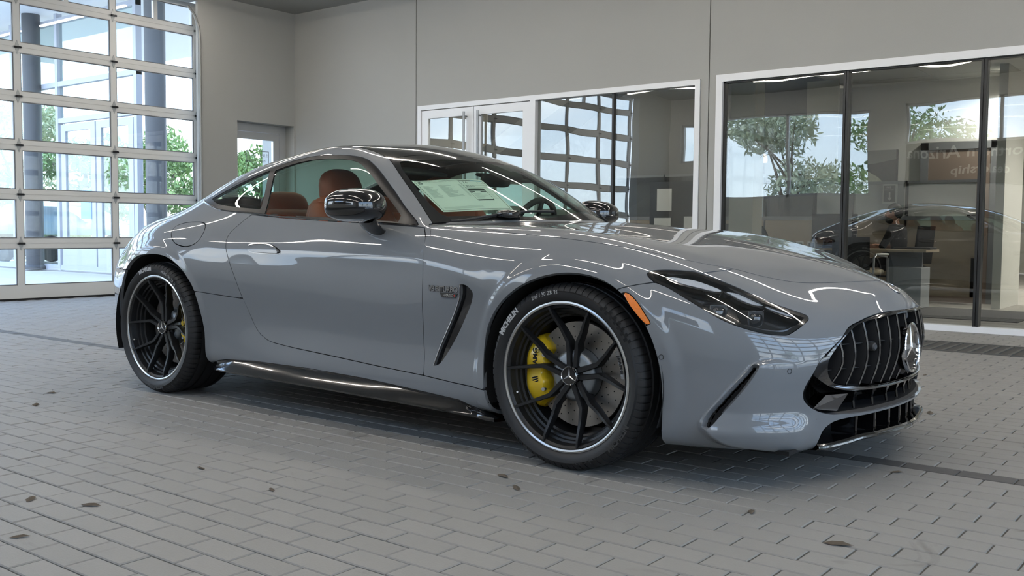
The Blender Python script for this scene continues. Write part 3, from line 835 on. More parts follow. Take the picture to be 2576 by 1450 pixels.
# ---- fields (negative inside)
G = 0.0018                                    # half a shut line
ex = lambda P: list(P)
HOODP = cr_poly([(-0.713, 0.765), (-0.356, 0.833), (-0.106, 0.858), (0.074, 0.853), (0.225, 0.822), (0.366, 0.771), (0.458, 0.700), (0.523, 0.627), (0.586, 0.569), (0.637, 0.507), (0.685, 0.436), (0.728, 0.349), (0.771, 0.257), (0.815, 0.153), (0.845, 0.06), (0.85, 0.0)], 5, False)
HOODP = np.vstack([HOODP, [(0.85, -0.3), (-1.0, -0.3), (-1.0, 0.70), (-0.86, 0.74)]])
F_hood = np.maximum(sdf(X, Y, HOODP), np.maximum((COWL+0.02-UU)*0.35, 0.5-Z))
DOORP = cr_poly([(-0.835, 0.913), (-0.781, 0.867), (-0.751, 0.766), (-0.744, 0.666), (-0.743, 0.565), (-0.740, 0.430), (-0.732, 0.363), (-0.728, 0.288), (-1.014, 0.302), (-1.282, 0.319), (-1.573, 0.336), (-1.713, 0.348), (-1.766, 0.357), (-1.825, 0.383),
                 (-1.858, 0.411), (-1.884, 0.445), (-1.950, 0.557), (-2.000, 0.660), (-2.039, 0.726), (-2.090, 0.813), (-2.108, 0.870), (-2.075, 0.922), (-2.030, 0.972), (-1.728, 0.953), (-1.408, 0.939), (-1.081, 0.926)], 5, True, (0, 7, 22))
F_door = sdf(X, Z, DOORP)
LOW = [(-0.885, 0.924), (-1.081, 0.934), (-1.408, 0.947), (-1.728, 0.960), (-2.022, 0.983), (-2.194, 0.992), (-2.322, 1.003), (-2.426, 1.022), (-2.585, 1.054)]
TOPD = [(-2.487, 1.097), (-2.294, 1.166), (-2.169, 1.204), (-2.056, 1.231), (-1.970, 1.250), (-1.875, 1.266), (-1.777, 1.274), (-1.661, 1.273), (-1.552, 1.267), (-1.465, 1.256), (-1.410, 1.242), (-1.366, 1.224), (-1.283, 1.178), (-1.146, 1.086), (-1.014, 0.996)]
DLOP = cr_poly(LOW+TOPD, 6, True, (0, 8))
F_dlo = np.maximum(sdf(X, Z, DLOP), (VV > 9.4)*1.0-0.5)
ROOFP = cr_poly([(-0.80, 0.785), (-0.845, 0.747), (-1.053, 0.644), (-1.216, 0.585), (-1.326, 0.543), (-1.40, 0.535), (-1.552, 0.527), (-1.8, 0.525), (-2.1, 0.522), (-2.4, 0.518), (-2.7, 0.50), (-2.95, 0.46), (-3.10, 0.42), (-3.16, 0.34), (-3.19, 0.2), (-3.2, 0.0)], 5, False)
ROOFP = np.vstack([ROOFP, [(-3.2, -0.3), (-0.3, -0.3), (-0.3, 0.83)]])
F_roof = np.maximum(sdf(X, Y, ROOFP), np.maximum((UU-COWL+0.02)*0.35, 0.9-Z))
HEADER = [(-1.326, 0.56), (-1.326, 0.538), (-1.322, 0.468), (-1.299, 0.376), (-1.236, 0.209), (-1.20, 0.096), (-1.195, 0.0)]
HEADP = np.vstack([cr_poly(HEADER, 5, False), [(-1.195, -0.3), (0, -0.3), (0, 0.9), (-0.8, 0.9), (-1.326, 0.60)]])
F_head = sdf(X, Y, HEADP, 0.2)                      # in front of the header line
ARCHF = cr_poly([(-0.335, 0.10), (-0.348, 0.17), (-0.375, 0.272), (-0.385, 0.349), (-0.386, 0.427), (-0.371, 0.505), (-0.342, 0.558), (-0.30, 0.607), (-0.248, 0.650), (-0.18, 0.692), (-0.085, 0.730), (0.019, 0.748), (0.12, 0.742), (0.202, 0.716), (0.27, 0.673), (0.328, 0.617), (0.371, 0.547), (0.401, 0.465), (0.415, 0.381), (0.417, 0.268), (0.408, 0.16), (0.40, 0.08)], 4, True, (0, 21))
ARCHR = cr_poly([(-3.06, 0.08), (-3.08, 0.2), (-3.085, 0.33), (-3.07, 0.45), (-3.03, 0.56), (-2.972, 0.645), (-2.90, 0.706), (-2.802, 0.746), (-2.69, 0.759), (-2.57, 0.755), (-2.485, 0.734), (-2.399, 0.691), (-2.338, 0.633), (-2.302, 0.578), (-2.269, 0.483), (-2.245, 0.363), (-2.256, 0.201), (-2.26, 0.08)], 4, True, (0, 17))
side = np.where(Y > 0.5, 0, 1.0)
F_arch = np.minimum(sdf(X, Z, ARCHF), sdf(X, Z, ARCHR))+side
BUMPP = [(0.2, 0.60), (0.226, 0.690), (0.26, 0.704), (0.304, 0.715), (0.36, 0.725), (0.478, 0.757), (0.505, 0.763), (0.523, 0.767), (0.60, 0.95), (1.3, 0.95), (1.3, -0.1), (0.2, -0.1)]
F_bump = sdf(X, Z, BUMPP)
HEADL = cr_poly(az([(0.328, 0.908, 0.749), (0.328, 0.900, 0.758), (0.342, 0.887, 0.764), (0.386, 0.858, 0.767), (0.435, 0.827, 0.764), (0.478, 0.797, 0.757), (0.589, 0.748, 0.713), (0.688, 0.690, 0.662), (0.774, 0.603, 0.621), (0.791, 0.586, 0.612), (0.799, 0.587, 0.603), (0.800, 0.599, 0.594),
                 (0.785, 0.656, 0.567), (0.770, 0.691, 0.552), (0.759, 0.708, 0.549), (0.711, 0.764, 0.556), (0.640, 0.824, 0.581), (0.582, 0.858, 0.609), (0.502, 0.887, 0.657), (0.413, 0.904, 0.706), (0.358, 0.913, 0.727)]), 5)
F_lamp = sdf(A, Z, HEADL)+np.where((X > 0.25), 0, 1.0)
GRP = np.vstack([cr_poly(az(GRILLE3), 5, False), [(-0.2, 0.255), (-0.2, 0.613)]])
F_gr = sdf(A, Z, GRP)+np.where(X > 0.6, 0, 1.0)
SLOT = np.vstack([cr_poly(az([(0.835, 0.574, 0.150), (0.849, 0.564, 0.195), (0.860, 0.547, 0.216), (0.877, 0.513, 0.232), (0.905, 0.443, 0.239), (0.946, 0.294, 0.2395), (0.975, 0.093, 0.242), (0.98, 0.0, 0.243)]), 5, False), [(-0.2, 0.243), (-0.2, 0.0), (0.50, 0.0)]])
F_slot = sdf(A, Z, SLOT)+np.where(X > 0.6, 0, 1.0)
F_slit = sdf(A, Z, SLIT)+np.where(X > 0.45, 0, 1.0)
ROCKP = [(-2.34, 0.576), (-2.302, 0.576), (-2.154, 0.566), (-1.945, 0.553), (-1.884, 0.445), (-1.858, 0.411), (-1.825, 0.383), (-1.766, 0.357), (-1.713, 0.348), (-1.573, 0.336), (-1.282, 0.319), (-1.014, 0.302), (-0.728, 0.288), (-0.557, 0.276), (-0.32, 0.264),
         (-0.30, 0.12), (-0.34, 0.150), (-0.40, 0.170), (-0.526, 0.207), (-0.761, 0.221), (-1.096, 0.240), (-1.462, 0.249), (-1.869, 0.248), (-2.094, 0.235), (-2.17, 0.222), (-2.256, 0.198), (-2.34, 0.16)]
F_rock = sdf(X, Z, ROCKP)+side
FENDP = [(-0.838, 0.916), (-0.781, 0.867), (-0.751, 0.766), (-0.744, 0.666), (-0.743, 0.565), (-0.740, 0.430), (-0.732, 0.363), (-0.728, 0.288), (-0.557, 0.276), (-0.30, 0.264), (0.2, 0.5), (0.226, 0.690), (0.26, 0.704), (0.304, 0.715), (0.36, 0.725), (0.478, 0.757), (0.505, 0.763), (0.523, 0.767), (0.60, 0.95), (-0.2, 1.1), (-0.838, 1.1)]
F_fend = np.maximum(sdf(X, Z, FENDP), np.where(VV > 6.2, (COWL-0.03-UU)*0.35, -1))+side*0.0
VENT = cr_poly([(-0.521, 0.683), (-0.487, 0.679), (-0.463, 0.666), (-0.449, 0.646), (-0.463, 0.605), (-0.500, 0.547), (-0.537, 0.488), (-0.593, 0.408), (-0.634, 0.355), (-0.655, 0.340), (-0.675, 0.335), (-0.646, 0.410), (-0.572, 0.537), (-0.524, 0.630)], 5, True, (0, 10))
F_vent = sdf(X, Z, VENT)+side
FUEL = cr_poly([(-2.548, 0.857), (-2.578, 0.898), (-2.559, 0.919), (-2.503, 0.931), (-2.409, 0.934), (-2.356, 0.928), (-2.327, 0.914), (-2.307, 0.883), (-2.307, 0.840), (-2.340, 0.814), (-2.394, 0.804), (-2.453, 0.810), (-2.500, 0.825)], 5)
F_fuel = sdf(X, Z, FUEL)+side
MARK = cr_poly([(0.267, 0.682), (0.276, 0.686), (0.292, 0.680), (0.325, 0.651), (0.357, 0.610), (0.374, 0.586), (0.370, 0.579), (0.359, 0.580), (0.335, 0.601), (0.298, 0.641)], 4)
F_mark = sdf(X, Z, MARK)+side
# rear end
RA = np.arctan2(Y, -(X+2.9))
F_rb = np.maximum(np.maximum(X+2.90, Z-0.665), -1)                       # rear bumper
TAILL = cr_poly([(0.30, 0.80), (0.62, 0.815), (0.86, 0.84), (1.10, 0.83), (1.28, 0.79), (1.30, 0.76), (1.1, 0.745), (0.8, 0.745), (0.5, 0.75), (0.30, 0.755)], 5)
F_tail = sdf(RA, Z, TAILL)+np.where(X < -2.95, 0, 1.0)
F_gate = np.maximum(np.maximum(sdf(X, Y, [(-4.2, -0.3), (-4.2, 0.66), (-3.3, 0.62), (-3.12, 0.50), (-2.9, 0.47), (-2.6, 0.51), (-2.2, 0.53), (-2.2, -0.3)], 0.3), 0.665-Z), -F_roof)

lower = np.where((VV < 6.0) | (UU > COWL), 0, 1.0)

def clip(field):
    """part of the half skin where field < 0, cut along field = 0 -> verts, normals, faces, boundary edges"""
    ins = field < 0
    cnt = ins[BQ].sum(1)
    full = BQ[cnt == 4]; part = BQ[(cnt > 0) & (cnt < 4)]
    T = np.concatenate([part[:, [0, 1, 2]], part[:, [0, 2, 3]]])
    tc = ins[T].sum(1)
    tri = T[tc == 3]
    edges = {}; NVt = [] 
    def ev(a, b):
        k = (a, b) if a < b else (b, a)
        if k not in edges:
            edges[k] = len(edges)
        return len(BV)+edges[k]
    faces = []; bnd = []
    for t in T[(tc > 0) & (tc < 3)].tolist():
        s = [ins[i] for i in t]
        if sum(s) == 1:
            k = s.index(True); a, b, c = t[k], t[(k+1) % 3], t[(k+2) % 3]
            p, q = ev(a, b), ev(c, a); faces.append((a, p, q)); bnd.append((p, q))
        else:
            k = s.index(False); a, b, c = t[k], t[(k+1) % 3], t[(k+2) % 3]
            p, q = ev(a, b), ev(c, a); faces.append((p, b, c, q)); bnd.append((q, p))
    if edges:
        ka = np.array(list(edges.keys()))
        f0, f1 = field[ka[:, 0]], field[ka[:, 1]]; w = (f0/(f0-f1))[:, None]
        xv = BV[ka[:, 0]]*(1-w)+BV[ka[:, 1]]*w; xn = BN[ka[:, 0]]*(1-w)+BN[ka[:, 1]]*w
        xn /= np.linalg.norm(xn, axis=1, keepdims=True)
    else:
        xv = np.zeros((0, 3)); xn = xv
    V = np.concatenate([BV, xv]); N = np.concatenate([BN, xn])
    F = [tuple(q) for q in full.tolist()]+[tuple(q) for q in tri.tolist()]+faces
    used = np.zeros(len(V), bool)
    for f in F:
        for i in f: used[i] = True
    mp = np.cumsum(used)-1
    F = [tuple(int(mp[i]) for i in f) for f in F]
    bnd = [(int(mp[a]), int(mp[b])) for a, b in bnd]
    return V[used], N[used], F, bnd

def make_mesh(name, V, N, F, bnd, sides, flange, offset):
    verts, faces, norms = [], [], []
    weld = {}
    for s in sides:
        k = len(verts)
        S = np.array([1, s, 1.0])
        idx = []
        P = (V+N*offset)*S; Q = N*S
        for i in range(len(V)):
            if len(sides) == 2 and abs(V[i, 1]) < 1e-7:
                key = (round(V[i, 0], 6), round(V[i, 2], 6))
                if key in weld: idx.append(weld[key]); continue
                weld[key] = len(verts)
            idx.append(len(verts)); verts.append(tuple(P[i])); norms.append(tuple(Q[i]))
        for f in F:
            g = tuple(idx[i] for i in f)
            faces.append(g if s > 0 else g[::-1])
        if flange:
            cache = {}
            for a, b in bnd:
                for i in (a, b):
                    if i not in cache:
                        cache[i] = (len(verts), len(verts)+1)
                        verts.append(tuple(P[i])); verts.append(tuple(P[i]-Q[i]*flange)); norms += [(0, 0, 0), (0, 0, 0)]
                g = (cache[b][0], cache[a][0], cache[a][1], cache[b][1])
                faces.append(g if s > 0 else g[::-1])
    me = bpy.data.meshes.new(name)
    me.from_pydata(verts, [], faces)
    me.shade_smooth()
    me.normals_split_custom_set_from_vertices(norms)
    return me

def panel(name, field, m, parent, sides=(-1, 1), flange=0.014, offset=0.0, both_separate=False, gap=G):
    V, N, F, bnd = clip(field+gap)
    if len(F) == 0: return None
    obs = []
    if both_separate:
        for s in (-1, 1):
            obs.append(link(name, make_mesh(name, V, N, F, bnd, (s,), flange, offset), m, parent if not isinstance(parent, (list, tuple)) else parent[0 if s < 0 else 1]))
        return obs
    return link(name, make_mesh(name, V, N, F, bnd, sides, flange, offset), m, parent)

# ---- materials
def paint_mat():
    m = mat('grey_car_paint', (0.158, 0.169, 0.182), 0.5, spec=0.3, coat=1.0, coat_rough=0.015)
    return m
M_PAINT = paint_mat()
M_GLOSS = mat('piano_black', (0.006, 0.006, 0.007), 0.12, coat=1.0, coat_rough=0.01)
M_ROOFB = mat('black_roof_glass', (0.012, 0.012, 0.012), 0.08, coat=1.0, coat_rough=0.01)
M_MATTE = mat('matte_black_trim', (0.012, 0.0125, 0.014), 0.5)
M_VOID = mat('shade_and_print_black', (0.004, 0.004, 0.0045), 0.9)  # near-black standing for shade behind gaps and in voids; also plain black print
M_CHROME = mat('chrome', (0.72, 0.72, 0.73), 0.06, 1.0)
M_DCHROME = mat('dark_chrome', (0.30, 0.30, 0.31), 0.12, 1.0)
M_RUBBER = mat('tyre_rubber', (0.012, 0.012, 0.013), 0.55, bump=(300, 0.2, 0.001))
M_RIM = mat('satin_black_alloy', (0.018, 0.0185, 0.020), 0.36, 0.4)
M_RIMLIP = mat('machined_rim_edge', (0.50, 0.50, 0.49), 0.28, 0.9)
M_AMBER = mat('amber_reflector', (0.80, 0.20, 0.008), 0.25, coat=1.0, bump=(240, 0.6, 0.002), emit=(1.0, 0.30, 0.01), estr=0.0)
M_YEL = mat('yellow_caliper', (0.62, 0.42, 0.012), 0.35, coat=0.6)
M_DISC = mat('brake_disc_iron', (0.30, 0.28, 0.26), 0.38, 0.9, bump=(60, 0.15, 0.001))
M_HAT = mat('disc_hat', (0.24, 0.26, 0.28), 0.4, 0.8)
M_LEATHER = mat('orange_red_leather', lin(166, 72, 42), 0.5, bump=(180, 0.2, 0.001))
M_CABIN = mat('cabin_black', (0.010, 0.010, 0.011), 0.7)
M_WS = glass('windscreen_glass', (0.68, 0.80, 0.72), 0.08)
M_SG = glass('side_glass', (0.66, 0.82, 0.75), 0.08)
M_SURR = mat('window_trim_black', (0.006, 0.006, 0.007), 0.32, spec=0.4)
M_LENS = glass('lamp_lens', (0.90, 0.90, 0.90), 0.10)
M_TAIL = mat('tail_lamp_red', (0.05, 0.004, 0.004), 0.15, coat=1.0)
M_LETTERW = mat('sidewall_white', (0.42, 0.42, 0.42), 0.6)
M_SILVER = mat('satin_silver', (0.60, 0.60, 0.60), 0.25, 0.9)

car = empty('sports_car', (0, 0, 0), label='low grey two-door sports coupe with black roof and black wheels parked on the pavers', cat='car')
CAR = car

# ---- body panels
hood = panel('hood', F_hood, M_PAINT, car)
not_hood = -F_hood
bumper_f = np.maximum.reduce([F_bump, not_hood, -F_arch, -F_lamp, -F_gr, -F_slot, -F_slit, -F_mark])
bumper = panel('front_bumper', bumper_f, M_PAINT, car, flange=0.03)
fenders = panel('front_fender', np.maximum.reduce([F_fend, -F_bump, not_hood, -F_arch, -F_lamp, -F_vent, -F_rock]), M_PAINT, car, both_separate=True, flange=0.02)
doors = panel('door', F_door, M_PAINT, car, both_separate=True)
body_f = np.maximum.reduce([(UU-COWL+0.02)*0.35, -F_door, -F_dlo, -F_roof, -F_rock, -F_arch, -F_rb, -F_tail, -F_gate, -F_fuel, -F_fend, -F_bump, np.where(VV < 1.6, 0.02, -1)])
quarters = panel('rear_quarter', body_f, M_PAINT, car, both_separate=True, flange=0.02)
sills = panel('sill_panel', np.maximum(F_rock, -F_arch), M_PAINT, car, both_separate=True)
panel('fuel_door', F_fuel, M_PAINT, quarters[0], sides=(-1,), offset=0.0005, gap=0.003)
panel('rear_bumper', np.maximum(F_rb, -F_arch), M_PAINT, car)
panel('tail_lamp', F_tail, M_TAIL, car, both_separate=True)
panel('tailgate', np.maximum(F_gate, -F_tail), M_PAINT, car)
# roof, glazing
front_half = F_head
panel('roof_panel', np.maximum.reduce([F_roof, -F_head, -(X+2.28)]), M_ROOFB, car)
RGL = np.maximum.reduce([F_roof, (X+2.28)])
panel('rear_window', RGL, M_SG, car, flange=0)
WSF = np.maximum(F_roof, F_head)
FRIT = np.vstack([cr_poly([(-0.583, 0.0), (-0.585, 0.20), (-0.685, 0.358), (-0.847, 0.592), (-0.885, 0.640), (-0.964, 0.630), (-1.061, 0.601), (-1.152, 0.572), (-1.225, 0.548), (-1.272, 0.522), (-1.287, 0.494), (-1.258, 0.428), (-1.19, 0.30), (-1.152, 0.232), (-1.11, 0.12), (-1.10, 0.0)], 5, False), [(-1.1, -0.3), (-0.583, -0.3)]])
F_frit = sdf(X, Y, FRIT, 0.2)
ws = panel('windscreen', np.maximum(WSF, F_frit-0.002), M_WS, car, flange=0, gap=0)
panel('windscreen_band', np.maximum(WSF, -F_frit), M_ROOFB, ws, flange=0.01)
# side windows: black surround, door glass, quarter glass
GLS = cr_poly([(-1.012, 0.938), (-1.081, 0.942), (-1.408, 0.956), (-1.728, 0.969), (-1.934, 0.982), (-2.052, 1.205), (-1.960, 1.229), (-1.870, 1.246), (-1.775, 1.254), (-1.665, 1.253), (-1.560, 1.247), (-1.480, 1.236), (-1.430, 1.222), (-1.390, 1.204), (-1.310, 1.160), (-1.180, 1.073), (-1.02, 0.966)], 5, True, (0, 4, 5, 16))
F_gls = np.maximum(sdf(X, Z, GLS), F_dlo)
QGL = cr_poly([(-1.985, 1.000), (-2.150, 1.010), (-2.30, 1.022), (-2.40, 1.036), (-2.50, 1.062), (-2.40, 1.108), (-2.29, 1.148), (-2.18, 1.184), (-2.10, 1.206)], 5, True, (0, 4, 8))
F_qgl = np.maximum(sdf(X, Z, QGL), F_dlo)
panel('window_surround', np.maximum.reduce([F_dlo, -F_gls, -F_qgl]), M_SURR, quarters, both_separate=True, flange=0.003, gap=0.0008)
panel('door_glass', F_gls, M_SG, doors, both_separate=True, flange=0, offset=-0.002, gap=-0.002)
panel('quarter_glass', F_qgl, M_SG, quarters, both_separate=True, flange=0, offset=-0.001, gap=-0.002)
# black inner skin added so every gap looks dark, as if in shade (leaves the cabin, the arches and the intakes open)
shell_f = np.maximum.reduce([np.where(VV < 6.1, -1.0, (COWL+0.25-UU)*0.35), -F_arch+0.004, -F_gr+0.004, -F_slot+0.004, -F_lamp+0.004, -F_vent+0.003])
V_, N_, F_, b_ = clip(shell_f)
inner = link('inner_shell', make_mesh('inner_shell', V_, N_, F_, b_, (-1, 1), 0, -0.022), M_VOID, car)
V_, N_, F_, b_ = clip(np.maximum.reduce([F_dlo-0.03, np.maximum(-F_gls, -F_qgl)+0.012, -F_door]))
link('window_liner', make_mesh('window_liner', V_, N_, F_, b_, (-1, 1), 0, -0.02), M_CABIN, car)
V_, N_, F_, b_ = clip(np.maximum.reduce([(UU-COWL+0.02)*0.35, np.where(VV > 6.2, -1.0, 1.0), -F_dlo+0.004, -F_roof+0.01, -(X+3.3)]))
link('headliner_edge', make_mesh('headliner_edge', V_, N_, F_, b_, (-1, 1), 0, -0.02), M_CABIN, car)
V_, N_, F_, b_ = clip(np.maximum.reduce([F_roof, -F_head, -(X+2.26)]))
link('headliner', make_mesh('headliner', V_, N_, F_, b_, (-1, 1), 0, -0.02), mat('headliner_grey', (0.03, 0.03, 0.032), 0.9), car)
MB().box(-3.05, 0.80, -0.74, 0.74, 0.135, 0.15).build('underbody', M_VOID, car)

# bright strip under the side glass
for s, q in ((-1, doors[0]), (1, doors[1])):
    b = MB(); pts = []
    for x, z in cr_poly(LOW[:5], 6, False):
        h = on_side(x, z-0.004)
        p = h[0]+h[1]*0.002; pts.append((p.x, s*p.y, p.z))
    b.tube(pts, 0.0042, 6)
    b.build('waist_strip', M_DCHROME, q, smooth=True)
    b = MB(); pts = []
    for x, z in cr_poly(LOW[4:], 6, False):
        h = on_side(x, z-0.004)
        p = h[0]+h[1]*0.002; pts.append((p.x, s*p.y, p.z))
    b.tube(pts, 0.0042, 6)
    b.build('waist_strip', M_DCHROME, quarters[0 if s < 0 else 1], smooth=True)

# door handles
HND = cr_poly([(-1.925, 0.805), (-1.918, 0.824), (-1.824, 0.825), (-1.762, 0.817), (-1.715, 0.802), (-1.697, 0.790), (-1.708, 0.783), (-1.807, 0.783), (-1.878, 0.786), (-1.906, 0.790)], 5)
F_hnd = sdf(X, Z, HND)+side
panel('handle_recess', F_hnd-0.006, M_GLOSS, doors, both_separate=True, flange=0.004, offset=0.0012, gap=0)
panel('door_handle', F_hnd, M_PAINT, doors, both_separate=True, flange=0.012, offset=0.009, gap=0)
for s, q in ((-1, doors[0]), (1, doors[1])):
    b = MB(); pts = []
    for x, z in [(-1.915, 0.815), (-1.88, 0.823), (-1.82, 0.824), (-1.765, 0.818), (-1.72, 0.804), (-1.70, 0.791)]:
        h = on_side(x, z); p = h[0]+h[1]*0.010; pts.append((p.x, s*p.y, p.z))
    b.tube(cr_poly(pts, 4, False), 0.0035, 6)
    b.build('handle_trim', M_CHROME, q, smooth=True)

# side vents with black insert and bright edge
V_, N_, F_, b_ = clip(F_vent-0.006)
for k, s in enumerate((-1, 1)):
    vo = link('side_vent', make_mesh('side_vent', V_, N_, F_, b_, (s,), 0, -0.016), M_GLOSS, fenders[k])
    pts = []
    for x, z in [(-0.521, 0.683), (-0.521, 0.66), (-0.524, 0.630), (-0.545, 0.585), (-0.572, 0.537), (-0.61, 0.475), (-0.646, 0.410), (-0.662, 0.37), (-0.675, 0.335)]:
        h = on_side(x, z); p = h[0]+h[1]*0.001; pts.append((p.x, s*p.y, p.z))
    MB().tube(cr_poly(pts, 4, False), 0.0025, 6).build('vent_edge', M_DCHROME, vo, smooth=True)
# badge on the fenders
for k, s in enumerate((-1, 1)):
    o0 = on_side(-0.705, 0.648)[0]; o1 = on_side(-0.530, 0.648)[0]
    if s < 0:
        org = (o0.x, -o0.y-0.001, 0.648); rv = (o1.x-o0.x, -(o1.y-o0.y), 0)
    else:
        org = (o1.x, o1.y+0.001, 0.648); rv = (o0.x-o1.x, o0.y-o1.y, 0)
    b = MB()
    text_on(b, 'V8 BITURBO', org, rv, (0, 0, 1), 0.0335, extrude=0.003, bold=0.0012, spacing=0.93)
    bd = b.build('badge', M_DCHROME, fenders[k], fix=False)
    r_ = Vector(rv).normalized(); nn = r_.cross(Vector((0, 0, 1)))
    b = MB(); P = [(0.068, -0.004), (0.172, -0.004), (0.160, -0.022), (0.080, -0.022)]
    b.add([Vector(org)+r_*a+Vector((0, 0, c))+nn*d for d in (0.0, 0.003) for a, c in P], [(3, 2, 1, 0), (4, 5, 6, 7), (0, 1, 5, 4), (1, 2, 6, 5), (2, 3, 7, 6), (3, 0, 4, 7)])
    b.build('badge_plate', M_GLOSS, bd)
    b = MB(); text_on(b, '4MATIC', Vector(org)+r_*0.092+Vector((0, 0, -0.0185))+nn*0.0025, rv, (0, 0, 1), 0.0155, extrude=0.0012)
    b.build('badge_lettering', M_SILVER, bd, fix=False)
    b = MB(); text_on(b, '+', Vector(org)+r_*0.150+Vector((0, 0, -0.0185))+nn*0.0025, rv, (0, 0, 1), 0.0155, extrude=0.0012, bold=0.0006)
    b.build('badge_plus', mat('badge_red', (0.5, 0.03, 0.02), 0.4), bd, fix=False)

# amber side markers
panel('side_marker', F_mark, M_AMBER, bumper, sides=(-1,), flange=0.01, offset=0.0015, gap=0.001)
panel('side_marker', F_mark, M_AMBER, bumper, sides=(1,), flange=0.01, offset=0.0015, gap=0.001)
# parking sensors
for x, y, z in ((0.416, 0.957, 0.467), (0.781, 0.713, 0.426)):
    p, n = near_pt((x, y, z)); n = Vector(n)
    if n.y < 0: n = -n
    for s in (-1, 1):
        c = Vector((p.x, s*p.y, p.z)); nn = Vector((n.x, s*n.y, n.z))
        Mx = Matrix.Translation(c) @ nn.to_track_quat('Z', 'Y').to_matrix().to_4x4()
        MB().lathe([(0.0075, -0.002), (0.0075, 0.0012), (0.0092, 0.0012), (0.0092, -0.002)], 20).xf(Mx).build('sensor_ring', M_MATTE, bumper)

# ---- side skirts
for s in (-1, 1):
    xs_ = [-2.255, -2.20, -2.15, -2.05, -1.87, -1.46, -1.10, -0.76, -0.526, -0.40, -0.335]
    tp = [0.197, 0.213, 0.224, 0.238, 0.248, 0.249, 0.240, 0.221, 0.207, 0.170, 0.148]
    bt = [0.172, 0.172, 0.174, 0.176, 0.176, 0.170, 0.165, 0.160, 0.154, 0.146, 0.140]
    P = []
    for x, t, bq in zip(np.interp(np.linspace(0, 10, 61), range(11), xs_), np.interp(np.linspace(0, 10, 61), range(11), tp), np.interp(np.linspace(0, 10, 61), range(11), bt)):
        w = 1.0-0.9*abs((x+1.3)/0.97)**6 if abs((x+1.3)/0.97) < 1 else 0.1
        h = on_side(x, max(t, 0.19)); yo = h[0].y if h else 0.93
        row = [(x, yo-0.030, t+0.004), (x, yo-0.001, t+0.001), (x, yo-0.006, t-0.010), (x, yo-0.004+0.012*w, (t*0.55+bq*0.45)), (x, yo+0.030*w, bq+0.016), (x, yo+0.038*w, bq+0.008), (x, yo+0.034*w, bq), (x, yo-0.04, bq-0.004), (x, yo-0.14, bq-0.004)]
        P.append([(a, s*b_, c) for a, b_, c in row])
    MB().grid(P).build('side_skirt', M_GLOSS, sills[0 if s < 0 else 1], smooth=True)

# ---- grille
gf = az([(0.852, 0.604, 0.458), (0.838, 0.631, 0.415), (0.848, 0.614, 0.395), (0.861, 0.590, 0.380), (0.884, 0.539, 0.357), (0.902, 0.494, 0.344), (0.927, 0.422, 0.334), (0.954, 0.328, 0.329), (0.977, 0.216, 0.328), (0.991, 0.115, 0.328), (0.995, 0.0, 0.328)])
RO = np.vstack([cr_poly(az(GRILLE3[:8])+gf[1:], 5, False), [(-0.2, 0.328), (-0.2, 0.613)]])
RING_IN = [(0.986, 0.0, 0.601), (0.972, 0.164, 0.601), (0.945, 0.284, 0.592), (0.927, 0.344, 0.585), (0.908, 0.412, 0.568), (0.896, 0.474, 0.537), (0.885, 0.522, 0.504), (0.875, 0.557, 0.472), (0.871, 0.571, 0.448), (0.873, 0.569, 0.415), (0.883, 0.548, 0.390), (0.896, 0.514, 0.368), (0.911, 0.474, 0.357), (0.939, 0.393, 0.348), (0.966, 0.285, 0.343), (0.986, 0.170, 0.342), (0.995, 0.0, 0.342)]
RI = np.vstack([cr_poly(az(RING_IN), 5, False), [(-0.2, 0.342), (-0.2, 0.601)]])
okx = np.where(X > 0.6, 0, 1.0)
F_ro = sdf(A, Z, RO)+okx; F_ri = sdf(A, Z, RI)+okx
gring = panel('grille_frame', np.maximum(F_ro, -F_ri), M_GLOSS, car, flange=0.05, offset=-0.002, gap=0.001)
V_, N_, F_, b_ = clip(F_ri-0.02)
link('grille_backing', make_mesh('grille_backing', V_, N_, F_, b_, (-1, 1), 0, -0.075), M_VOID, gring)
# bright lower edge of the frame
pts = []
for y in np.linspace(-0.50, 0.50, 41):
    q = abs(y); z = np.interp(q, [0, 0.115, 0.216, 0.328, 0.422, 0.494, 0.54], [0.334, 0.334, 0.334, 0.336, 0.342, 0.352, 0.368])
    h = on_front(q, z); p = h[0]+h[1]*0.0; pts.append((p.x, y, p.z))
MB().tube(pts, 0.0065, 8).build('frame_edge', M_DCHROME, gring, smooth=True)
pts = []
for x, y, z in [(0.862, 0.585, 0.470), (0.874, 0.548, 0.500), (0.888, 0.496, 0.532), (0.898, 0.446, 0.563), (0.911, 0.390, 0.580), (0.932, 0.313, 0.598), (0.957, 0.209, 0.609), (0.975, 0.1, 0.611), (0.983, 0.0, 0.611)]:
    p, n = near_pt((x, y, z)); pts.append(p+Vector(n)*0.0)
half = cr_poly([tuple(p) for p in pts], 4, False)
full_ = [(a, -b, c) for a, b, c in half]+[(a, b, c) for a, b, c in half[::-1][1:]]
MB().tube(full_, 0.0022, 6).build('frame_edge', M_GLOSS, gring, smooth=True)
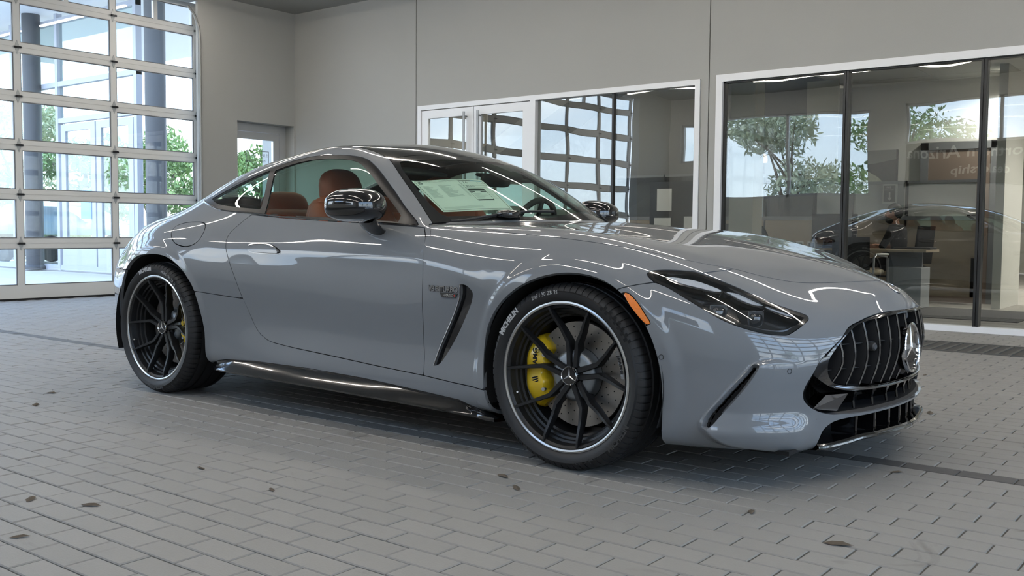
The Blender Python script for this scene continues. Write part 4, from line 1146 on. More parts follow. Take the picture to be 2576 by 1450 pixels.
# vertical bars
def ring_z(y):
    top = np.interp(y, [p[1] for p in RING_IN[:9]], [p[2] for p in RING_IN[:9]])
    lo = np.interp(y, [p[1] for p in RING_IN[::-1][:9]], [p[2] for p in RING_IN[::-1][:9]])
    return lo+0.003, top-0.003
for k in range(-7, 8):
    y = 0.0715*k; q = abs(y)
    z0, z1 = ring_z(q)
    segs = [(z0, z1)]
    if abs(k) <= 1:
        segs = [(z0, 0.363), (0.563, z1)] if k else []
        if k: segs = [(z0, 0.385), (0.548, z1)]
    for a, b in segs:
        row, edge = [], []
        xa = on_front(max(q, 0.002), z0)[0].x-0.010; xb = on_front(max(q, 0.002), z1)[0].x-0.010
        for z in np.linspace(a, b, 16):
            t_ = (z-z0)/(z1-z0); x = xa+(xb-xa)*t_
            bulge = 0.024*math.sin(math.pi*t_)
            row.append([(x+bulge-0.055, y-0.0025, z), (x+bulge, y-0.0025, z), (x+bulge, y+0.0025, z), (x+bulge-0.055, y+0.0025, z)])
            edge.append((x+bulge, y, z))
        bar = MB().grid(row, close_v=True).build('grille_bar', M_MATTE, gring)
        MB().tube(edge, 0.0042, 6).build('bar_edge', M_DCHROME, bar, smooth=True)
for z in (0.415, 0.505):
    P = []
    for y in np.linspace(-0.54, 0.54, 41):
        h = on_front(abs(y), z); x = h[0].x-0.03
        P.append([(x-0.03, y, z-0.0015), (x, y, z-0.0015), (x, y, z+0.0015), (x-0.03, y, z+0.0015)])
    MB().grid(P, close_v=True).build('grille_cross_rib', M_MATTE, gring)
# emblem: ring and three-pointed star on a dark disc
def star_faces(r, w, h):
    """three-pointed star, ridged"""
    vs = [(0, 0, h)]; fs = []
    for k in range(3):
        a = math.pi/2+2*math.pi*k/3
        vs += [(r*math.cos(a), r*math.sin(a), 0.0), (w*math.cos(a+math.pi/3), w*math.sin(a+math.pi/3), 0.0)]
    for k in range(3):
        t, v, u = 1+2*k, 2+2*k, 1+2*((k+2) % 3)+1
        fs += [(0, t, v), (0, u, t)]
    return vs, fs
def to_dir(c, n, upv=(0, 0, 1)):
    n = Vector(n).normalized(); u = (Vector(upv)-n*n.dot(Vector(upv))).normalized(); r = u.cross(n)
    return Matrix(((r.x, u.x, n.x, c[0]), (r.y, u.y, n.y, c[1]), (r.z, u.z, n.z, c[2]), (0, 0, 0, 1)))
ec = Vector((0.984, 0, 0.462)); en = Vector((1, 0, 0.06))
Mx = to_dir(ec, en)
emb = MB().lathe([(0, 0.004), (0.088, 0.002), (0.090, -0.05), (0.0, -0.06)], 48).xf(Mx).build('emblem_disc', M_GLOSS, gring, smooth=True)
MB().lathe([(0.086, 0.0), (0.087, 0.008), (0.092, 0.011), (0.098, 0.008), (0.099, -0.006), (0.092, -0.01), (0.086, -0.004), (0.086, 0.0)], 56).xf(Mx).build('emblem_ring', M_CHROME, emb, smooth=True)
vs, fs = star_faces(0.086, 0.0075, 0.006)
MB().add([(a, b, c+0.003) for a, b, c in vs], fs).xf(Mx).build('emblem_star', M_SILVER, emb, fix=False)
MB().lathe([(0, -0.03), (0.104, -0.03), (0.108, -0.05)], 40).xf(Mx).build('emblem_carrier', M_MATTE, emb, smooth=True)
# grille camera and radar knob
for y, z, r in ((-0.30, 0.488, 0.0155), (-0.015, 0.588, 0.016)):
    h = on_front(abs(y), z); c = Vector((h[0].x-0.062, y, z))
    MB().lathe([(0, 0.046), (r*0.62, 0.046), (r*0.66, 0.043), (r*0.7, 0.046), (r*0.95, 0.042), (r, 0.03), (r*1.05, 0.0)], 24).xf(to_dir(c, (1, -0.25, 0))).build('grille_camera', mat('camera_grey', (0.06, 0.062, 0.066), 0.4), gring, smooth=True)
# nose badge
h = on_front(0.0005, 0.689)
p, n = near_pt((0.913, 0.0, 0.690)); n = Vector(n); n.y = 0
if n.x < 0: n = -n
Mx = to_dir(p, n)
nb = MB().lathe([(0, 0.003), (0.026, 0.002), (0.029, 0.003), (0.031, 0.0005), (0.031, -0.004)], 32).xf(Mx).build('nose_badge', M_GLOSS, bumper, smooth=True)
MB().lathe([(0.025, 0.0025), (0.027, 0.0045), (0.030, 0.003), (0.031, 0.001)], 32).xf(Mx).build('badge_ring', M_SILVER, nb, smooth=True)
vs, fs = star_faces(0.019, 0.003, 0.002)
MB().add([(a, b, c+0.003) for a, b, c in vs], fs).xf(Mx).build('badge_star', M_SILVER, nb, fix=False)

# ---- lower intake and splitter
intake = MB()
P = []
for y in np.linspace(-0.66, 0.66, 45):
    x = 0.80-0.42*y*y
    P.append([(x+0.06, y, 0.40), (x, y, 0.39), (x-0.02, y, 0.30), (x-0.01, y, 0.22), (x+0.02, y, 0.13)])
intake = MB().grid(P).build('lower_intake', M_VOID, car, smooth=True)
tray = []
for y in np.linspace(-0.60, 0.60, 41):
    q = abs(y); h = on_front(min(q, 0.58), 0.247)
    x = h[0].x
    tray.append([(x-0.006, y, 0.2475), (x-0.02, y, 0.262), (x-0.20, y, 0.268)])
MB().grid(tray).build('intake_tray', M_MATTE, intake)
for y in (-0.36, -0.235, -0.115, 0.0, 0.115, 0.235, 0.36):
    h = on_front(abs(y) if y else 0.003, 0.30); x = h[0].x
    b = MB()
    b.add([(x-0.10, y-0.002, 0.345), (x-0.03, y-0.024, 0.335), (x-0.03, y+0.024, 0.335), (x-0.045, y-0.004, 0.285), (x-0.045, y+0.004, 0.285), (x-0.10, y, 0.27)], [(1, 3, 4, 2), (0, 1, 2), (0, 5, 3, 1), (0, 2, 4, 5), (3, 5, 4)])
    b.tube([(x-0.045, y, 0.29), (x-0.04, y, 0.255)], 0.005, 6)
    b.build('intake_fin', M_GLOSS, intake)
    h2 = on_front(abs(y) if y else 0.003, 0.235); x = h2[0].x
    MB().box(x-0.12, x-0.03, y-0.004, y+0.004, 0.165, 0.245).tube([(x-0.03, y, 0.24), (x-0.03, y, 0.168)], 0.006, 6).build('splitter_fin', M_GLOSS, intake)
for y in np.linspace(-0.46, 0.46, 47):
    x = 0.815-0.42*y*y
    MB().box(x, x+0.02, y-0.0018, y+0.0018, 0.265, 0.335).build('radiator_louvre', mat('louvre', (0.02, 0.021, 0.022), 0.4), intake)
for s in (-1, 1):
    b = MB()
    P4 = [(0.838, 0.600, 0.283), (0.868, 0.555, 0.330), (0.912, 0.452, 0.328), (0.888, 0.497, 0.268)]
    P4 = [(x-0.012, s*y, z) for x, y, z in P4]
    b.add(P4+[(x-0.045, y*0.985, z) for x, y, z in P4], [(0, 1, 2, 3), (7, 6, 5, 4), (0, 4, 5, 1), (1, 5, 6, 2), (2, 6, 7, 3), (3, 7, 4, 0)])
    b.build('intake_wing', mat('black_chrome', (0.32, 0.32, 0.33), 0.05, 1.0), intake)
    # duct wall at the outer end of the intake
    b = MB(); P = []
    for z in np.linspace(0.262, 0.41, 8):
        p, n = near_pt((np.interp(z, [0.262, 0.30, 0.34, 0.41], [0.86, 0.83, 0.81, 0.84]), np.interp(z, [0.262, 0.30, 0.34, 0.41], [0.55, 0.625, 0.655, 0.63]), z))
        P.append([(p.x-0.004, s*p.y, z), (p.x-0.05, s*(p.y-0.01), z), (p.x-0.10, s*(p.y-0.10), z)])
    b.grid(P).build('intake_duct', M_MATTE, intake, smooth=True)
# splitter lip
P = []
for t in np.linspace(-1, 1, 61):
    y = 0.575*t; q = abs(y)
    h = on_front(max(q, 0.003), 0.235); x = h[0].x if q < 0.56 else 0.835
    x = np.interp(q, [0, 0.1, 0.3, 0.45, 0.55, 0.575], [0.985, 0.978, 0.944, 0.898, 0.850, 0.828])
    e = sstep(0.36, 0.575, q)
    lift = 0.045*sstep(0.44, 0.56, q) if True else 0
    lift = 0.0
    row = [(x-0.30, y, 0.150), (x-0.02, y, 0.166), (x+0.004, y, 0.172), (x+0.014, y, 0.166), (x+0.016, y, 0.158), (x+0.006, y, 0.150), (x-0.05, y, 0.145), (x-0.30, y, 0.143)]
    P.append([(a, b_, c-0.018*e) for a, b_, c in row])
lip = MB().grid(P, close_v=True).build('front_splitter', M_GLOSS, car, smooth=True)
MB().tube([r[3] for r in P], 0.0022, 6).build('splitter_line', M_DCHROME, lip, smooth=True)
for s in (-1, 1):     # upturned end plates of the splitter
    b = MB(); Q = []
    for t in np.linspace(0, 1, 12):
        y = 0.40+0.185*t; x = np.interp(y, [0.3, 0.45, 0.55, 0.575, 0.6], [0.944, 0.898, 0.850, 0.828, 0.80])
        hgt = 0.055*math.sin(math.pi*min(1, t*0.62))
        Q.append([(x+0.012, s*y, 0.156-0.012*t), (x+0.030, s*(y+0.006), 0.160+hgt*0.4), (x+0.018, s*(y+0.004), 0.162+hgt), (x-0.02, s*y, 0.160+hgt*0.9)])
    b.grid(Q)
    if False: b.build('splitter_end', mat('black_chrome', (0, 0, 0)), lip, smooth=True)
# slit of the side blades
V_, N_, F_, b_ = clip(F_slit-0.035)
link('blade_slit', make_mesh('blade_slit', V_, N_, F_, b_, (-1, 1), 0, -0.05), M_VOID, bumper)

# ---- headlamps
lens = panel('headlamp', F_lamp, M_LENS, car, both_separate=True, flange=0, gap=0.0012)
M_LAMPIN = mat('lamp_black', (0.012, 0.012, 0.0125), 0.22, coat=0.5)
M_CRYST = mat('lamp_crystal', (0.80, 0.83, 0.88), 0.22, 0.15, bump=(420, 1.0, 0.004))
V_, N_, F_, b_ = clip(F_lamp-0.012)
DRL = [[(0.390, 0.876, 0.751), (0.446, 0.847, 0.746), (0.496, 0.820, 0.735), (0.565, 0.791, 0.707), (0.546, 0.816, 0.705), (0.501, 0.841, 0.716), (0.439, 0.868, 0.731)],
       [(0.581, 0.782, 0.702), (0.631, 0.731, 0.690), (0.670, 0.705, 0.671), (0.689, 0.699, 0.657), (0.669, 0.731, 0.657), (0.628, 0.763, 0.675), (0.596, 0.776, 0.694)],
       [(0.693, 0.701, 0.651), (0.724, 0.661, 0.642), (0.759, 0.627, 0.625), (0.777, 0.594, 0.624), (0.763, 0.635, 0.616), (0.721, 0.680, 0.635)]]
F_rim = np.maximum(F_lamp, -F_lamp-0.011)
for k, s in enumerate((-1, 1)):
    hs = link('lamp_housing', make_mesh('lamp_housing', V_, N_, F_, b_, (s,), 0, -0.055), M_LAMPIN, lens[k])
    Vr, Nr, Fr_, br = clip(F_rim)
    link('lamp_seal', make_mesh('lamp_seal', Vr, Nr, Fr_, br, (s,), 0.05, -0.001), M_GLOSS, lens[k])
    for poly in DRL:
        pl = cr_poly(poly, 4)
        f = sdf(A, Z, np.array(az(pl)))+np.where(X > 0.25, 0, 1.0)
        Vd, Nd, Fd, bd_ = clip(f)
        link('daylight_strip', make_mesh('daylight_strip', Vd, Nd, Fd, bd_, (s,), 0.02, -0.012), M_CRYST, lens[k])
        Vd, Nd, Fd, bd_ = clip(np.maximum(f-0.006, -f))
        link('strip_bezel', make_mesh('strip_bezel', Vd, Nd, Fd, bd_, (s,), 0.02, -0.014), M_DCHROME, lens[k])
    for (x, y, z), sc in (((0.577, 0.846, 0.641), 1.0), ((0.682, 0.749, 0.622), 0.95)):
        p, n = near_pt((x, y, z)); n = Vector(n)
        if n.x < 0: n = -n
        fw_ = Vector((0.93, 0.30, 0.0)).normalized()
        c = Vector(p)-n*0.046
        Mx = to_dir((c.x, s*c.y, c.z), (fw_.x, s*fw_.y, 0))
        w, hh = 0.040*sc, 0.032*sc
        pl = cr_poly([(-w, -hh*0.8), (-w*0.8, -hh), (w*0.8, -hh), (w, -hh*0.8), (w, hh*0.8), (w*0.8, hh), (-w*0.8, hh), (-w, hh*0.8)], 3)
        mod = MB().prism([tuple(q) for q in pl], -0.05, 0.012).xf(Mx).build('projector', mat('projector_grey', (0.05, 0.052, 0.055), 0.3, 0.5), lens[k])
        MB().sell((0, 0, 0.012), (w*0.82, hh*0.82, 0.016), 1, 0.5, 20, 8).xf(Mx).build('projector_lens', mat('projector_glass', (0.02, 0.022, 0.026), 0.03, coat=1.0), mod, smooth='all')
        rr = [(q[0], q[1], 0.012) for q in pl]+[(pl[0][0], pl[0][1], 0.012)]
        MB().tube(rr, 0.0022, 6).xf(Mx).build('projector_frame', M_DCHROME, mod, smooth=True)
    b = MB(); pts = []
    for x, y, z in [(0.64, 0.81, 0.590), (0.70, 0.755, 0.570), (0.752, 0.695, 0.566), (0.782, 0.635, 0.586)]:
        p, n = near_pt((x, y, z)); n = Vector(n)
        if n.x < 0: n = -n
        p = Vector(p)-n*0.02; pts.append((p.x, s*p.y, p.z))
    b.tube(cr_poly(pts, 5, False), 0.007, 8).build('lamp_blade', M_DCHROME, lens[k], smooth=True)

# ---- wheels
def tyre(R, width, rr):
    """tyre section turned round y (outboard = -y); the outer shoulder carries lateral sipes"""
    w = width/2
    out = [(rr, -w+0.012), (rr+0.008, -w+0.003), (rr+0.020, -w-0.002), (rr+0.034, -w-0.004), (R-0.030, -w+0.004), (R-0.018, -w+0.010), (R-0.009, -w+0.020), (R-0.003, -w+0.034), (R-0.001, -w+0.052)]
    g = []
    for c in (-w+0.062, -0.035, 0.032, 0.095):
        g += [(R, c-0.006), (R-0.007, c-0.004), (R-0.007, c+0.004), (R, c+0.006)]
    inn = [(R-0.001, w-0.03), (R-0.012, w-0.01), (R-0.04, w), (rr+0.02, w), (rr, w-0.012), (rr-0.02, w-0.02)]
    return out+g+inn
def build_wheel(R, width, rim_r):
    """meshes of one wheel, hub at the origin, outboard = -y"""
    parts = []
    prof = tyre(R, width, rim_r+0.004)
    n = 76; fr = (0.0, 0.80, 0.83, 0.97)
    angs = [2*math.pi*(k+q)/n for k in range(n) for q in fr]
    b = MB(); rows = []
    for i, a in enumerate(angs):
        cut = (i % 4) in (2, 3) and (i % 4) == 2
        row = []
        for j, (r, h) in enumerate(prof):
            if (i % 4) in (2, 3) and 5 <= j <= 9: r -= 0.0045
            sk = 0.0
            row.append((r*math.cos(a), h, r*math.sin(a)))
        rows.append(row)
    b.grid(rows, close_u=True)
    parts.append(('tyre', b, M_RUBBER, True, None))
    lip = -width/2+0.010
    b = MB().lathe([(rim_r-0.012, lip+0.012), (rim_r-0.009, lip+0.002), (rim_r-0.003, lip-0.001), (rim_r+0.003, lip+0.001), (rim_r+0.004, lip+0.010)], 96, 'y')
    parts.append(('rim_edge', b, M_RIMLIP, True, None))
    b = MB().lathe([(rim_r-0.013, lip+0.006), (rim_r-0.022, lip+0.014), (rim_r-0.026, lip+0.032), (rim_r-0.028, lip+0.040), (rim_r-0.036, lip+0.043), (rim_r-0.038, lip+0.056), (rim_r-0.046, lip+0.060), (rim_r-0.049, lip+0.075), (rim_r-0.057, lip+0.080), (rim_r-0.060, lip+0.20), (rim_r-0.05, width/2-0.02)], 96, 'y')
    parts.append(('rim_barrel', b, M_RIM, True, None))
    cy0 = lip+0.052                      # hub face depth
    def spoke(s):
        path = []
        r0, r1, r2 = 0.035, 0.128, rim_r-0.014
        ang = math.radians(19.3)
        P0 = Vector((s*0.0135, r0)); P1 = Vector((s*0.021, r1)); P2 = Vector((s*math.sin(ang)*r2, math.cos(ang)*r2))
        pts = []
        for t in np.linspace(0, 1, 6): pts.append(P0.lerp(P1, t))
        dd = (P2-P1)
        ctrl = P1+Vector((s*0.002, 0.018))
        for t in np.linspace(0, 1, 12)[1:]:
            pts.append(P1*(1-t)**2+ctrl*2*t*(1-t)+P2*t*t if t < 0.0 else (P1.lerp(P2, t)+Vector((-s*0.010, 0.004))*4*t*(1-t)*0.0))
        rows = []
        L = len(pts)
        for i, p in enumerate(pts):
            tdir = (pts[min(i+1, L-1)]-pts[max(i-1, 0)]).normalized()
            nrm = Vector((tdir.y, -tdir.x))
            rr_ = p.length
            q = (rr_-r0)/(r2-r0)
            wd = np.interp(q, [0, 0.35, 0.45, 1], [0.0118, 0.0105, 0.0090, 0.0055])
            dep = np.interp(q, [0, 0.3, 0.6, 0.9, 1], [cy0, cy0-0.004, cy0-0.018, lip+0.006, lip+0.004])
            th = np.interp(q, [0, 0.5, 1], [0.050, 0.040, 0.026])
            c = [(-1.0, dep+0.005), (-0.72, dep), (0.72, dep), (1.0, dep+0.005), (0.85, dep+th), (-0.85, dep+th)]
            rows.append([(p.x+nrm.x*wd*a, d, p.y+nrm.y*wd*a) for a, d in c])
        mb = MB().grid(rows, close_v=True)
        mb.f.append(tuple(range(5, -1, -1))); k = (L-1)*6; mb.f.append(tuple(range(k, k+6)))
        return mb
    for k in range(5):
        a = 2*math.pi*k/5+math.radians(3.5)
        M4 = Matrix.Rotation(a, 4, 'Y')
        for s in (-1, 1):
            parts.append(('spoke', spoke(s).xf(M4), M_RIM, True, None))
        b = MB().lathe([(0.0, cy0-0.002), (0.008, cy0-0.002), (0.0105, cy0+0.004), (0.0105, cy0+0.03)], 6, 'y', center=(0.058*math.sin(a+math.radians(36)), 0.018, 0.058*math.cos(a+math.radians(36))))
        parts.append(('wheel_bolt', b, M_DARK, False, None))
    b = MB().lathe([(0.0, cy0+0.012), (0.050, cy0+0.010), (0.060, cy0+0.022), (0.078, cy0+0.034), (0.080, cy0+0.055), (0, cy0+0.06)], 40, 'y')
    parts.append(('hub', b, M_RIM, True, None))
    b = MB().lathe([(0.0, cy0-0.014), (0.033, cy0-0.013), (0.0375, cy0-0.006), (0.038, cy0+0.03)], 40, 'y')
    parts.append(('centre_cap', b, M_GLOSS, True, None))
    b = MB().lathe([(0.0325, cy0-0.0135), (0.0345, cy0-0.0165), (0.0372, cy0-0.013), (0.0378, cy0-0.006)], 40, 'y')
    parts.append(('cap_ring', b, M_CHROME, True, None))
    vs, fs = star_faces(0.033, 0.0052, 0.004)
    Mx = to_dir((0, cy0-0.0135, 0), (0, -1, 0))
    parts.append(('cap_star', MB().add([Mx @ Vector(v) for v in vs], fs), M_SILVER, False, None))
    return parts, lip, cy0
def ring_text(mb, s, radius, mid_deg, y, size, flip=False, stretch=1.0, **k):
    """lettering bent round the wheel on the sidewall plane y (outboard -y, clockwise as seen from outside, 0 deg at the top)"""
    vs, fs = text_mesh(s, size, align='CENTER', **k)
    out = []
    for v in vs:
        r = radius+(v[1]-size*0.36)*(-1 if flip else 1)
        a = math.radians(mid_deg)+(v[0]*stretch/radius)*(-1 if flip else 1)
        out.append((r*math.sin(a), y-v[2], r*math.cos(a)))
    mb.add(out, fs)
def brake(front):
    parts = []
    y0 = -0.02 if front else -0.01
    b = MB().lathe([(0.105, y0-0.005), (0.108, y0-0.006), (0.203, y0-0.006), (0.204, y0-0.004), (0.204, y0+0.022), (0.203, y0+0.024), (0.105, y0+0.024)], 64, 'y')
    parts.append(('brake_disc', b, M_DISC))
    b = MB().lathe([(0.0, y0-0.055), (0.080, y0-0.055), (0.092, y0-0.050), (0.100, y0-0.038), (0.104, y0-0.006)], 56, 'y')
    parts.append(('disc_hat', b, M_HAT))
    b = MB()
    for ring, r in enumerate((0.128, 0.146, 0.165, 0.184)):
        for k in range(20):
            a = 2*math.pi*(k+0.5*ring)/20
            b.lathe([(0.0, -0.0004), (0.0028, 0.0)], 8, 'y', center=(r*math.cos(a), y0-0.0062, r*math.sin(a)))
    parts.append(('disc_hole', b, M_VOID))
    return parts, y0
def caliper(y0, front):
    """monoblock caliper over the disc, centred on angle pi (towards -x)"""
    a_h = 0.74 if front else 0.55
    rows = []
    n = 22
    for i in range(n+1):
        t = -1+2*i/n
        a = math.pi+a_h*t
        e = math.sqrt(max(0.0, 1-abs(t)**5))
        ri = 0.130+0.03*(1-e)+0.006*math.cos(t*9); ro = 0.230-0.014*(1-e)
        d = y0-0.030-0.030*e+0.004*math.cos(t*8)
        sec = [(ri, y0-0.010), (ri+0.004, d+0.012), (ri+0.014, d), (ro-0.026, d-0.002), (ro-0.010, d+0.006), (ro, d+0.020), (ro, y0+0.05), (ri, y0+0.05)]
        rows.append([(r*math.cos(a), h, r*math.sin(a)) for r, h in sec])
    b = MB().grid(rows, close_v=True)
    b.f.append(tuple(range(7, -1, -1))); k = n*8; b.f.append(tuple(range(k, k+8)))
    marks = MB(); bolts = MB()
    def P(r, a, h): return (r*math.cos(a), h, r*math.sin(a))
    yy = y0-0.064
    for i in range(4):
        a = math.pi+0.10+i*0.052
        marks.add([P(0.158, a, yy), P(0.158, a+0.030, yy), P(0.186, a+0.058, yy), P(0.186, a+0.028, yy)], [(0, 1, 2, 3)])
    for t in (-0.62, 0.62):
        a = math.pi+a_h*t
        bolts.lathe([(0.0, -0.008), (0.008, -0.008), (0.0085, 0.0), (0.0085, 0.02)], 12, 'y', center=P(0.150, a, yy+0.012))
    return b, marks, bolts

def make_wheel(x, s, R, width, rim_r, front, texts):
    yc = 0.955-width/2+0.010
    W = empty('wheel', (x, s*yc, R-0.001 if R < 0.357 else R-0.001))
    W.parent = car
    if s > 0: W.rotation_euler = (0, 0, math.pi)
    return W
def fill_wheel(W, parts, lip, texts, width, R, rim_r, front):
    obs = []
    for nm, b, m, sm, _q in parts:
        obs.append(b.build(nm, m, W, smooth=sm))
    ysw = -width/2-0.004
    for s_, rad, deg, size, fl, kw in texts:
        b = MB(); ring_text(b, s_, rad, deg, ysw-0.0008, size*0.8, fl, **kw)
        b.build('sidewall_lettering', M_LETTERW if deg < 100 else M_LETTERD, W, fix=False)
    b = MB()   # chequered band on the tyre shoulder
    for i in range(14):
        for j in range(2):
            if (i+j) % 2: continue
            a0 = math.radians(32+i*2.2); a1 = math.radians(32+i*2.2+2.0)
            r0, r1 = rim_r+0.030+j*0.014, rim_r+0.043+j*0.014
            b.add([(r*math.sin(a), ysw-0.0008, r*math.cos(a)) for r, a in ((r0, a0), (r1, a0), (r1, a1), (r0, a1))], [(0, 1, 2, 3)])
    b.build('sidewall_chequer', M_VOID, W)
    # plate with letters at the rim edge
    pa = [math.radians(t) for t in np.linspace(63, 86, 12)]
    b = MB(); yp = lip+0.0005
    b.grid([[((rim_r-0.018)*math.sin(a), yp, (rim_r-0.018)*math.cos(a)), ((rim_r-0.038)*math.sin(a), yp+0.012, (rim_r-0.038)*math.cos(a))] for a in pa])
    pl = b.build('rim_plate', M_SILVER, W)
    b = MB(); vs, fs = text_mesh('///AMG', 0.021, align='CENTER', bold=0.0008)
    out = []
    for v in vs:
        q = v[1]-0.0075; r = rim_r-0.028+q; a = math.radians(74.5)+v[0]*1.1/(rim_r-0.028)
        out.append((r*math.sin(a), yp+0.0055-q*0.6-0.0012, r*math.cos(a)))
    b.add(out, fs).build('plate_lettering', M_VOID, W, fix=False)
    a = math.radians(-110)
    MB().tube([((rim_r-0.034)*math.sin(a), lip+0.03, (rim_r-0.034)*math.cos(a)), ((rim_r-0.050)*math.sin(a), lip+0.005, (rim_r-0.050)*math.cos(a))], 0.004, 8).build('valve', M_SILVER, W)
    bp, y0 = brake(front)
    for nm, b, m in bp:
        o = b.build(nm, m, W, smooth=nm != 'disc_hole')
        if nm == 'disc_hole': o['kind'] = 'stuff'
    return y0

RIMR = 0.288
M_LETTERD = mat('sidewall_black_letter', (0.035, 0.035, 0.036), 0.45)
for front, x, R, width in ((True, 0.0, 0.3555, 0.295), (False, -2.70, 0.3585, 0.305)):
    parts, lip, cy0 = build_wheel(R, width, RIMR-0.004)
    rl = RIMR+0.034
    if front:
        tx = [('MICHELIN', rl, -52, 0.036, False, dict(bold=0.0014)), ('295 / 30 ZR 21', rl, -14.5, 0.026, False, {}), ('MICHELIN', rl, 128, 0.036, True, dict(bold=0.0014)), ('PILOT SPORT S 5', rl, 158, 0.022, True, {})]
    else:
        tx = [('MICHELIN', rl, -13, 0.034, False, dict(bold=0.0014)), ('HL305 / 30 ZR 21', rl, 28, 0.026, False, {}), ('MICHELIN', rl, 176, 0.034, True, dict(bold=0.0014))]
    W = make_wheel(x, -1, R, width, RIMR, front, tx)
    y0 = fill_wheel(W, parts, lip, tx, width, R, RIMR-0.004, front)
    cal, marks, bolts = caliper(y0, front)
    if not front:
        rz = Matrix.Rotation(math.pi, 4, 'Y')
        for b in (cal, marks, bolts): b.xf(rz)
    c1 = cal.build('brake_caliper', M_YEL, W, smooth=True)
    marks.build('caliper_stripes', M_VOID, W); bolts.build('caliper_bolts', M_SILVER, W, smooth=True)
    if front:
        b = MB(); text_on(b, 'AMG', (-0.160, y0-0.0655, 0.028), (0, 0, 1), (-1, 0, 0), 0.030, bold=0.001)
        b.build('caliper_lettering', M_VOID, W, fix=False)
    c = copy_tree(W, car)
    c.location = (x, (0.955-width/2+0.010), W.location.z); c.rotation_euler = (0, 0, math.pi)
# wheel housings
for cx, cz, R in ((0.02, 0.353, 0.405), (-2.685, 0.357, 0.412)):
    for s in (-1, 1):
        prof = [(0.0, 0.52), (R-0.02, 0.52), (R, 0.56), (R, 0.955)]
        b = MB().lathe(prof, 40, 'y', center=(cx, 0, cz), a0=-0.35, a1=math.pi+0.35)
        b.v = [(x, s*y, z) for x, y, z in b.v]
        b.build('wheel_housing', M_VOID, inner, smooth=True)

# ---- door mirrors
def mirror_at(s):
    def warp(p):
        x, y, z = p
        k = 1.0-0.16*(x/0.10)               # narrower towards the front
        if z < -0.03: z = -0.03+(z+0.03)*0.8
        return [x-0.10*(y/0.15)**2*0.35, y, z*(1.0-0.10*(y/0.15))*k]
    c = (-1.085, s*0.972, 1.004)
    b = MB().sell((0, 0, 0), (0.105, 0.142, 0.078), 0.78, 0.80, 40, 20, warp)
    b.v = [(x+c[0], s*y+c[1], z+c[2]) for x, y, z in b.v]
    root = b.build('door_mirror', M_GLOSS, doors[0 if s < 0 else 1], smooth='all')
    P = []
    for t, (x, y, z, w, h) in zip(range(5), [(-1.105, 0.825, 0.885, 0.060, 0.020), (-1.105, 0.850, 0.893, 0.060, 0.032), (-1.098, 0.880, 0.908, 0.060, 0.040), (-1.088, 0.915, 0.932, 0.062, 0.042), (-1.075, 0.955, 0.965, 0.068, 0.035)]):
        ring = []
        for k in range(14):
            a = 2*math.pi*k/14
            ring.append((x+w*math.cos(a), s*(y+h*0.6*math.sin(a)), z+h*math.sin(a)))
        P.append(ring)
    MB().grid(P, close_v=True).build('mirror_arm', M_GLOSS, root, smooth=True)
    b = MB(); pts = []
    for a in np.linspace(-2.4, 0.1, 14):
        x, y, z = warp((0.105*math.cos(a), 0.142*math.sin(-a)*-1, -0.012)); pts.append((x*1.004+c[0], s*(y*1.004)+c[1], z+c[2]))
    b.tube(pts, 0.0022, 6).build('mirror_indicator', M_DCHROME, root, smooth=True)
    MB().sell((c[0]-0.03, s*0.955, 0.942), (0.016, 0.016, 0.012), 1, 1, 14, 8).build('mirror_camera', M_DARK, root, smooth='all')
    b = MB().sell((c[0]-0.086, c[1], c[2]), (0.012, 0.118, 0.056), 0.5, 0.7, 24, 10)
    b.build('mirror_glass', M_CHROME, root, smooth='all')
for s in (-1, 1): mirror_at(s)

# ---- wiper
b = MB()
pts = []
for x, y in [(-0.80, 0.690), (-0.79, 0.62), (-0.755, 0.50), (-0.715, 0.41), (-0.66, 0.30), (-0.60, 0.18), (-0.55, 0.0), (-0.54, -0.15)]:
    h = on_top(x, abs(y)); pts.append((h[0].x, -y, h[0].z+0.012))
for i, sgn in ((0, 1), (1, -1)):
    pass
wp = MB().tube(cr_poly(pts[:6], 4, False), 0.006, 8).build('wiper', M_MATTE, ws, smooth=True)
h = on_top(-0.70, 0.40)
MB().sell((h[0].x, -0.40, h[0].z+0.016), (0.045, 0.055, 0.020), 0.6, 0.5, 20, 8).build('wiper_head', M_GLOSS, wp, smooth='all')
pts2 = [(-0.56, 0.05, 0), (-0.62, 0.24, 0), (-0.70, 0.42, 0), (-0.78, 0.58, 0)]
MB().tube([(x, y, on_top(x, abs(y))[0].z+0.012) for x, y, _z in pts2[1:]], 0.006, 8).build('wiper_arm', M_MATTE, wp, smooth=True)
# cowl strip between hood and glass
cf = np.maximum.reduce([F_roof, (X < -0.2)*-1.0, -(F_frit-0.025), -(X+0.86)])
# ---- price sheet inside the windscreen
STK = [(-1.160, 0.564), (-0.944, 0.301), (-0.720, 0.338), (-0.908, 0.616)]      # outboard y, right-hand side of the car
sd = Vector((STK[1][0]-STK[0][0], -(STK[1][1]-STK[0][1])))
st_rows = []
def stk(u, v, off=0.006):
    a = Vector(STK[0]).lerp(Vector(STK[1]), u); b_ = Vector(STK[3]).lerp(Vector(STK[2]), u)
    p = a.lerp(b_, v)
    h = on_top(p.x, p.y)
    q = h[0]-h[1]*off
    return (q.x, -q.y, q.z)
def stk_patch(mb, u0, u1, v0, v1, off=0.0052, n=6):
    mb.grid([[stk(u0+(u1-u0)*i/n, v0+(v1-v0)*j/n, off) for j in range(n+1)] for i in range(n+1)])
M_PAPER = mat('sticker_paper', lin(236, 238, 232), 0.7)
M_INK = mat('sticker_ink', lin(40, 48, 48), 0.7)
M_INKL = mat('sticker_ink_pale', lin(168, 176, 172), 0.7)
M_INKB = mat('sticker_ink_blue', lin(120, 170, 205), 0.7)
